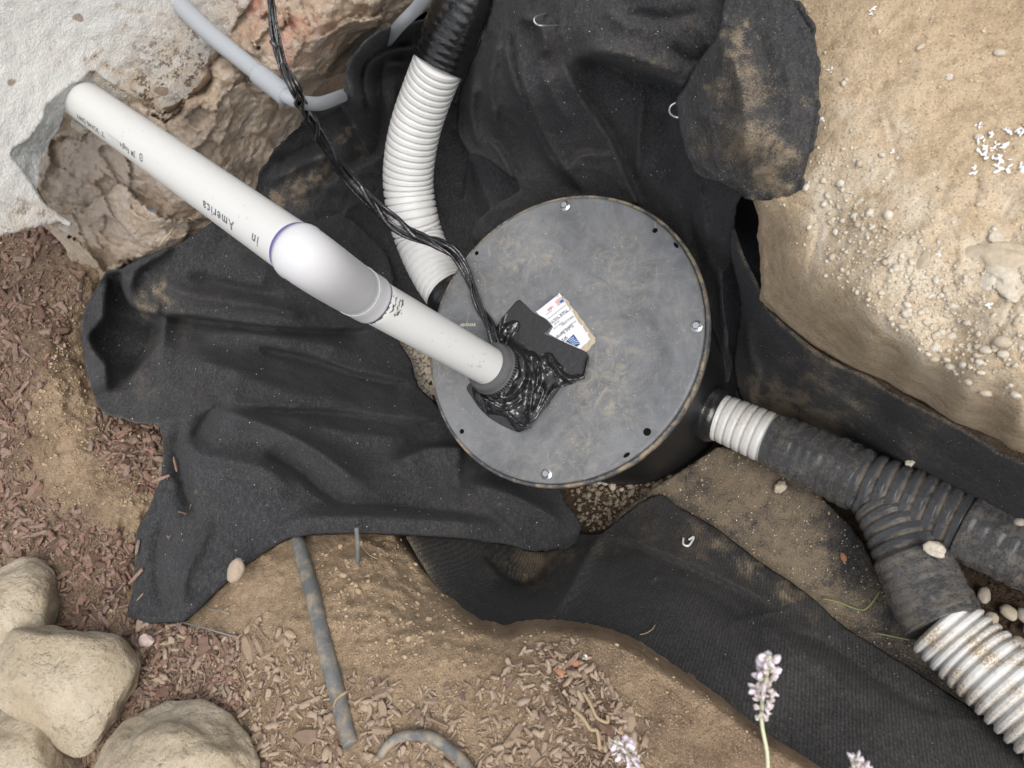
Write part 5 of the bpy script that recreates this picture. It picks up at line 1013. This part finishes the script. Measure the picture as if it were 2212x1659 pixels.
def specks(sheet, n, zone, name, label, smin=.6, smax=1.6, mat='foam', shapes=FS):
    pts = in_zone(n, zone) if not isinstance(n, np.ndarray) else n
    scatter_stuff(name, shapes, sheet, pts, RNG.uniform(smin, smax, len(pts)), M[mat], label, lift=.6)
specks(FL, 190, FL.poly, 'lint_specks', 'tiny white specks of foam on the left fabric')
specks(FT, 90, [(1100, 0), (1560, 0), (1560, 400), (1300, 420), (1120, 300)], 'lint_specks', 'tiny white specks on the hanging fabric behind the lid')
specks(FD, 110, FD.poly, 'lint_specks', 'tiny pale specks on the dusty flap', .5, 1.3)
specks(FB, 90, FB.poly, 'lint_specks', 'tiny pale specks on the ribbed trench fabric', .5, 1.3)
specks(FR, 70, [(1600, 700), (1700, 740), (2200, 1010), (2200, 1150), (1700, 900)], 'lint_specks', 'tiny pale specks on the fabric below the bank', .5, 1.2)
specks(FF, 190, FF.poly, 'lint_specks', 'white and tan specks on the soil-covered trench floor', .6, 2.2)
specks(FF, 300, FF.poly, 'soil_crumbs', 'brown crumbs on the trench floor fabric', .8, 3.5, 'crumb', RS)
fl2 = in_zone(900, [(1230, 1050), (1560, 980), (1420, 1130), (1260, 1150)]); scatter_stuff('soil_crumbs', RS, floor, fl2, RNG.gamma(2, 1.6, len(fl2)), M['pebble_dark'], 'crumbs of soil under the basin rim')
fl3 = in_zone(1400, [(1960, 1130), (2300, 1250), (2300, 1480), (2212, 1400), (2090, 1300)]); scatter_stuff('soil_crumbs', RS, floor, fl3, RNG.gamma(1.6, 1., len(fl3)), M['floor'], 'damp soil crumbs between the two pipes')
# pebbles on the floor, lower right
for (u, v, a, d, l) in [(2120, 1290, 18, (1, .72, .6), 'mossy tan pebble nearest the taped branch in the trench'), (2146, 1336, 15, (1, .9, .7), 'round brown pebble left of the cream one in the trench'), (2176, 1330, 18, (1, .78, .6), 'cream squarish pebble in the middle of the trench row'), (2204, 1334, 16, (1, .85, .6), 'grey pebble at the right end of the trench row'), (2200, 1394, 14, (1, .9, .7), 'olive mossy pebble beside the white ribbed pipe'), (2212, 1365, 12, (1, .8, .6), 'brown pebble cut by the right edge'), (2196, 1597, 6, (1, .8, .7), 'tiny buff pebble below the white ribbed pipe')]:
    pebble(floor, u, v, a, l, dims=d, zadd=.012)
for (u, v, a, z_, l) in [(1687, 1057, 15, .008, 'pale angular stone on the soil left of the taped pipe')]: pebble(FF, u, v, a, l, 'stone', mat='clod_one', rough=.3, name='stone', zadd=z_)
def at(u, v, z, rp, label, cat, name, mat, dims, rough=.2, rot=0, group=None, sub=IC4, nrm=(0, 0, 1)):
    c = P(u, v, z); s = rp * mpp(u, v, z); vv, f = rock_shape(sub, RNG.rand() * 50, dims, rough); q = (vv * s) @ basis(np.array(nrm, float), rot) + c
    return tag(mesh(name, q, f, M[mat], None, origin=c), label, cat, group)
at(1966, 1000, -.118, 9, 'pale stone chip balanced on the top edge of the black wye', 'stone', 'stone', 'clod_one', (1, .8, .7), .3)
at(2018, 1184, -.12, 24, 'flat muddy stone wedged in the crotch of the wye', 'stone', 'stone', 'clod_one', (1, .62, .4), .25, -.5)
at(2203, 1128, -.10, 11, 'small buff pebble on the dusty tape at the right edge', 'pebble', 'pebble', 'pebble', (1, .8, .7), .12)
zz_ = float(FL.z(np.array([505.]), np.array([1232.]))[0])
at(509, 1233, zz_ + .02, 27, 'rough brown clod resting on the edge of the fabric', 'clod', 'soil_clod', 'clump', (.66, 1.0, .55), .14, -.35, sub=IC4)
zz_ = float(ground.z(np.array([315.]), np.array([1383.]))[0]); at(315, 1382, zz_ + .008, 18, 'pink-grey stone beside the fabric corner', 'stone', 'stone', 'pinkstone', (1, .82, .6), .22)
wz = P(175, 268, .37); at(172, 272, .375, 30, 'flat tan stone fragment wedged under the pipe at the wall', 'stone', 'stone', 'clod_one', (1, .42, .45), .2, -.55)
at(195, 486, .25, 17, 'white splinter of plaster at the foot of the footing', 'plaster', 'plaster_chip', 'foam', (1, .28, .3), .3, .6)
at(330, 456, .262, 6, 'small scrap of blue plastic on the footing', 'scrap', 'plastic_scrap', 'print_blue', (1, .5, .3), .4, sub=IC2)
# gravel left of the lid and below it
def gravel(zone, n, sheet, lab, lo, hi, grp, z0=.0):
    pts = in_zone(n, zone); acc = []
    for u, v in pts:
        if all((u - a) ** 2 + (v - b) ** 2 > (lo * 1.15) ** 2 for a, b in acc): acc.append((u, v))
    for u, v in acc: pebble(sheet, u, v, RNG.uniform(lo, hi), lab, group=grp, zadd=z0, sub=IC2, rough=.1)
gravel([(868, 745), (945, 770), (960, 860), (905, 845), (885, 790)], 420, floor, 'tan pea pebble in the gap left of the lid', 5, 8, 'pea gravel left of the lid', .006)
scatter_stuff('pea_gravel', RS, floor, in_zone(420, [(850, 730), (950, 750), (970, 880), (900, 860), (870, 790)]), RNG.uniform(3, 5.5, 420), M['pebble_stuff'], 'small pea gravel filling the gap left of the lid', lift=.5)
for (u, v, a, l) in [(1296, 1044, 9, 'cream pebble left of the pair below the lid rim'), (1312, 1048, 9, 'whitish pebble right of the pair below the lid rim'), (1328, 1056, 10, 'pale oval pebble below the lid rim, right of the pair'), (1306, 1033, 9, 'pebble half hidden under the lid rim'), (1350, 1060, 6, 'small grey pebble right of the pale ones below the lid')]: pebble(floor, u, v, a, l, zadd=.015)
# chips lying on the fabric
def chip_at(u, v, sheet, L, ang, label, mat='chip', grp=None, lift=.004, wd=None):
    p, n = sheet.frame(np.array([float(u)]), np.array([float(v)])); s = L * mpp(u, v, p[0][2]); x = RW @ np.array([math.cos(ang), -math.sin(ang), 0]); B = basis(n[0], math.atan2(x[1], x[0]))
    v_, f = chip_shape(RNG.randint(1000), 1., wd or .22, .12); q = (v_ * s) @ B + p[0] + n[0] * (s * .08 + lift)
    tag(mesh('wood_chip', q, f, M[mat], None, smooth=False, origin=p[0]), label, 'wood chip', grp)
for (u, v, L, a, l) in [(373, 1005, 17, -1.25, 'long reddish bark splinter on the fabric above the hollow'), (352, 1036, 20, -.35, 'curved bark splinter at the fabric edge by the hollow'), (300, 1246, 22, -.85, 'long orange-brown splinter across the lower fabric edge'), (307, 1290, 10, -.9, 'small wood splinter on the lower fabric'), (395, 1111, 10, -.05, 'thin orange splinter on the fabric'), (369, 1162, 8, .5, 'pale bent splinter on the fabric'), (301, 1185, 17, 1.3, 'upright brown chip at the fabric edge beside the mulch'), (371, 1160, 6, -.4, 'tiny reddish splinter on the fabric'), (417, 1095, 7, -1.0, 'tiny brown splinter near the small crumb pile on fabric')]:
    chip_at(u, v, FL, L, a, l)
for (u, v, L, a, l) in [(305, 567, 14, -.1, 'reddish chip tucked behind the top fabric lip'), (478, 1380, 22, .45, 'pale yellow stick below the long staple'), (92, 1135, 28, -.05, 'wide pale bark flake in the left mulch'), (120, 1160, 26, .35, 'light brown splinter in the left mulch'), (93, 1155, 24, -.2, 'forked light splinter beside the wide flake'), (610, 1530, 26, -1.5, 'large smooth brown chip below the tube, upright'), (905, 1590, 24, -.05, 'pale block of wood at the left end of the arching tube'), (1240, 1430, 26, -.8, 'dark curled bark strip near the soil hump'), (1188, 1418, 16, .9, 'pale pink chip on the soil hump'), (95, 680, 26, .75, 'long thin splinter in the upper left mulch'), (60, 660, 22, .3, 'flat light brown chip in the upper left mulch'), (60, 838, 20, -.7, 'reddish bark flake at the left edge')]:
    chip_at(u, v, ground, L, a, l, lift=.006)
chip_at(182, 520, ground, 14, 1.1, 'orange bark flake at the foot of the wall', 'leaf_orange', lift=.03, wd=.5)
for (u, v, l) in [(1241, 1434, 'orange bark chunk on the dark soil, upper of two'), (1210, 1453, 'orange bark chunk on the dark soil, lower of two')]: pebble(ground, u, v, 13, l, 'wood chip', mat='leaf_orange', rough=.2, name='wood_chip', dims=(1, .6, .5))
pebble(ground, 1266, 1420, 7, 'small white pebble on the soil hump', mat='foam', rough=.15)
pebble(FF, 1822, 1205, 10, 'curled orange leaf on the trench floor', 'leaf', mat='leaf_orange', name='dry_leaf', dims=(.5, 1, .3), rough=.4, zadd=.002)
# stray roots, twigs, grass
def strand(sheet, pts, r, label, cat, name, mat, lift=.004):
    q = np.array(pts, float); z = sheet.z(q[:, 0], q[:, 1]) + lift; p, rr2 = path([(a, b, c, r) for a, b, c in zip(q[:, 0], q[:, 1], z)], 8); tag(tube(name, p, rr2, M[mat], None, seg=6), label, cat)
strand(ground, [(782, 1165), (786, 1185), (800, 1200), (815, 1207)], 1.2, 'thin root fibre beside the short stake', 'root', 'dry_root', 'root', .01)
strand(ground, [(700, 1168), (712, 1190), (700, 1210), (682, 1228)], 1.0, 'thin root fibre right of the thick tube', 'root', 'dry_root', 'root', .01)
strand(ground, [(900, 1352), (908, 1356), (908, 1366), (904, 1368)], 1.2, 'tiny curled root loop on the soil slope', 'root', 'dry_root', 'root', .006)
strand(ground, [(1260, 1495), (1275, 1520), (1290, 1550), (1312, 1560), (1312, 1545)], 4, 'dark branching root on the bottom soil', 'root', 'dry_root', 'root', .008)
strand(ground, [(1235, 1530), (1258, 1550), (1275, 1575), (1290, 1580), (1296, 1620)], 4.5, 'thick knotted root near the lavender', 'root', 'dry_root', 'root', .008)
strand(rock, [(345, 530), (370, 500), (400, 475), (412, 472), (428, 482)], 1.8, 'thin pale twig on the footing above the fabric', 'twig', 'dry_twig', 'twig', .012)
strand(rock, [(290, 505), (310, 480), (325, 462)], 1.0, 'thin dry stalk by the blue scrap', 'twig', 'dry_twig', 'twig', .012)
strand(FF, [(1780, 1293), (1810, 1300), (1840, 1312), (1866, 1317), (1885, 1300), (1900, 1278)], 1.8, 'bent green grass blade beside the taped branch', 'grass blade', 'grass_blade', 'grass', .008)
strand(FF, [(1895, 1368), (1915, 1372), (1935, 1376), (1965, 1382)], 1.6, 'short green grass blade near the white pipe end', 'grass blade', 'grass_blade', 'grass', .008)
strand(FB, [(1382, 1371), (1395, 1368), (1408, 1360), (1415, 1350)], 1.2, 'thin pale hair on the ribbed fabric', 'fibre', 'fibre', 'twig', .004)
strand(FB, [(1476, 1162), (1476, 1175), (1486, 1179), (1494, 1170), (1498, 1160), (1488, 1166)], 2.4, 'white torn plastic scrap on the ribbed fabric', 'scrap', 'plastic_scrap', 'foam', .005)
for (u, v) in [(1160, 565)]: pass
# dusty crumbs on the lid
class Flat(Sheet):
    def __init__(s, z): s.zz = z; s.noise = None
    def z(s, u, v): return np.full(np.shape(u), s.zz)
lf = Flat(.0006)
lp = in_zone(170, [(1000, 560), (1200, 450), (1400, 500), (1500, 700), (1440, 900), (1200, 1010), (1000, 900)])
scatter_stuff('mud_specks', RS, lf, lp, RNG.uniform(.5, 1.6, len(lp)), M['clod'], 'dried specks of mud on the round lid', lift=.2)
# ================================================================== LAVENDER
def lavender(base, tip, rw, label, stem=True, zc=None, n=26, petals=.5):
    """a flower spike: calyces in whorls with petals"""
    b, t = P(*base), P(*tip); ax = t - b; L = np.linalg.norm(ax); ax /= L; th = thing('lavender', b if not stem else P(*stem), label, 'flower')
    if stem:
        pp = spline([P(*stem), (P(*stem) + b) / 2 + np.array([.002, .001, 0]), b, t], 8); tube('stem', pp, np.full(len(pp), rw * .14), M['stem'], th, seg=10)
    x = np.cross(ax, [0, 0, 1.]); x /= np.linalg.norm(x); y = np.cross(ax, x)
    for mat_, nm, K, rr3, sz in (('calyx', 'calyx', n, .55, .36), ('petal', 'petal', int(n * petals), .85, .42)):
        VV, F = [], []
        for k in range(K):
            s = (k + RNG.rand()) / K if nm == 'calyx' else 1 - (RNG.rand() ** 1.6) * .75; a = RNG.uniform(0, 6.28); rad = math.cos(a) * x + math.sin(a) * y
            prof = .55 + .45 * math.sin(math.pi * min(1, s * .9 + .15)); c = b + ax * L * s + rad * rw * rr3 * prof
            dirn = ax * .75 + rad * (.6 if nm == 'calyx' else .9) + RNG.normal(0, .25, 3); dirn /= np.linalg.norm(dirn)
            vv, f = rock_shape(IC1, RNG.rand() * 30, (.45, .32, 1.) if nm == 'calyx' else (.8, .25, 1.0), .3)
            q = (vv * rw * sz * RNG.uniform(.7, 1.2)) @ basis(dirn, a) + c; F += (np.array(f) + len(VV)).tolist(); VV += list(q)
        o = mesh(nm + '_cluster', VV, F, M[mat_], th, smooth=True); tag(o, kind='stuff')
lavender((1645, 1545, .45), (1662, 1418, .50), .0096, 'tall lavender flower spike on a pale green stem in front of the ribbed fabric', (1658, 1720, .40), n=85, petals=.35)
lavender((1375, 1650, .42), (1328, 1600, .45), .0092, 'drooping lavender head with pink petals above the bottom soil', (1420, 1760, .36), n=40, petals=.6)
lavender((1862, 1690, .40), (1850, 1640, .43), .0085, 'lavender tip peeking over the bottom edge on the ribbed fabric', (1880, 1800, .34), n=30, petals=.6)
print('OBJECTS', len(bpy.data.objects), 'VERT', np.linalg.norm(B0 - B1), low)
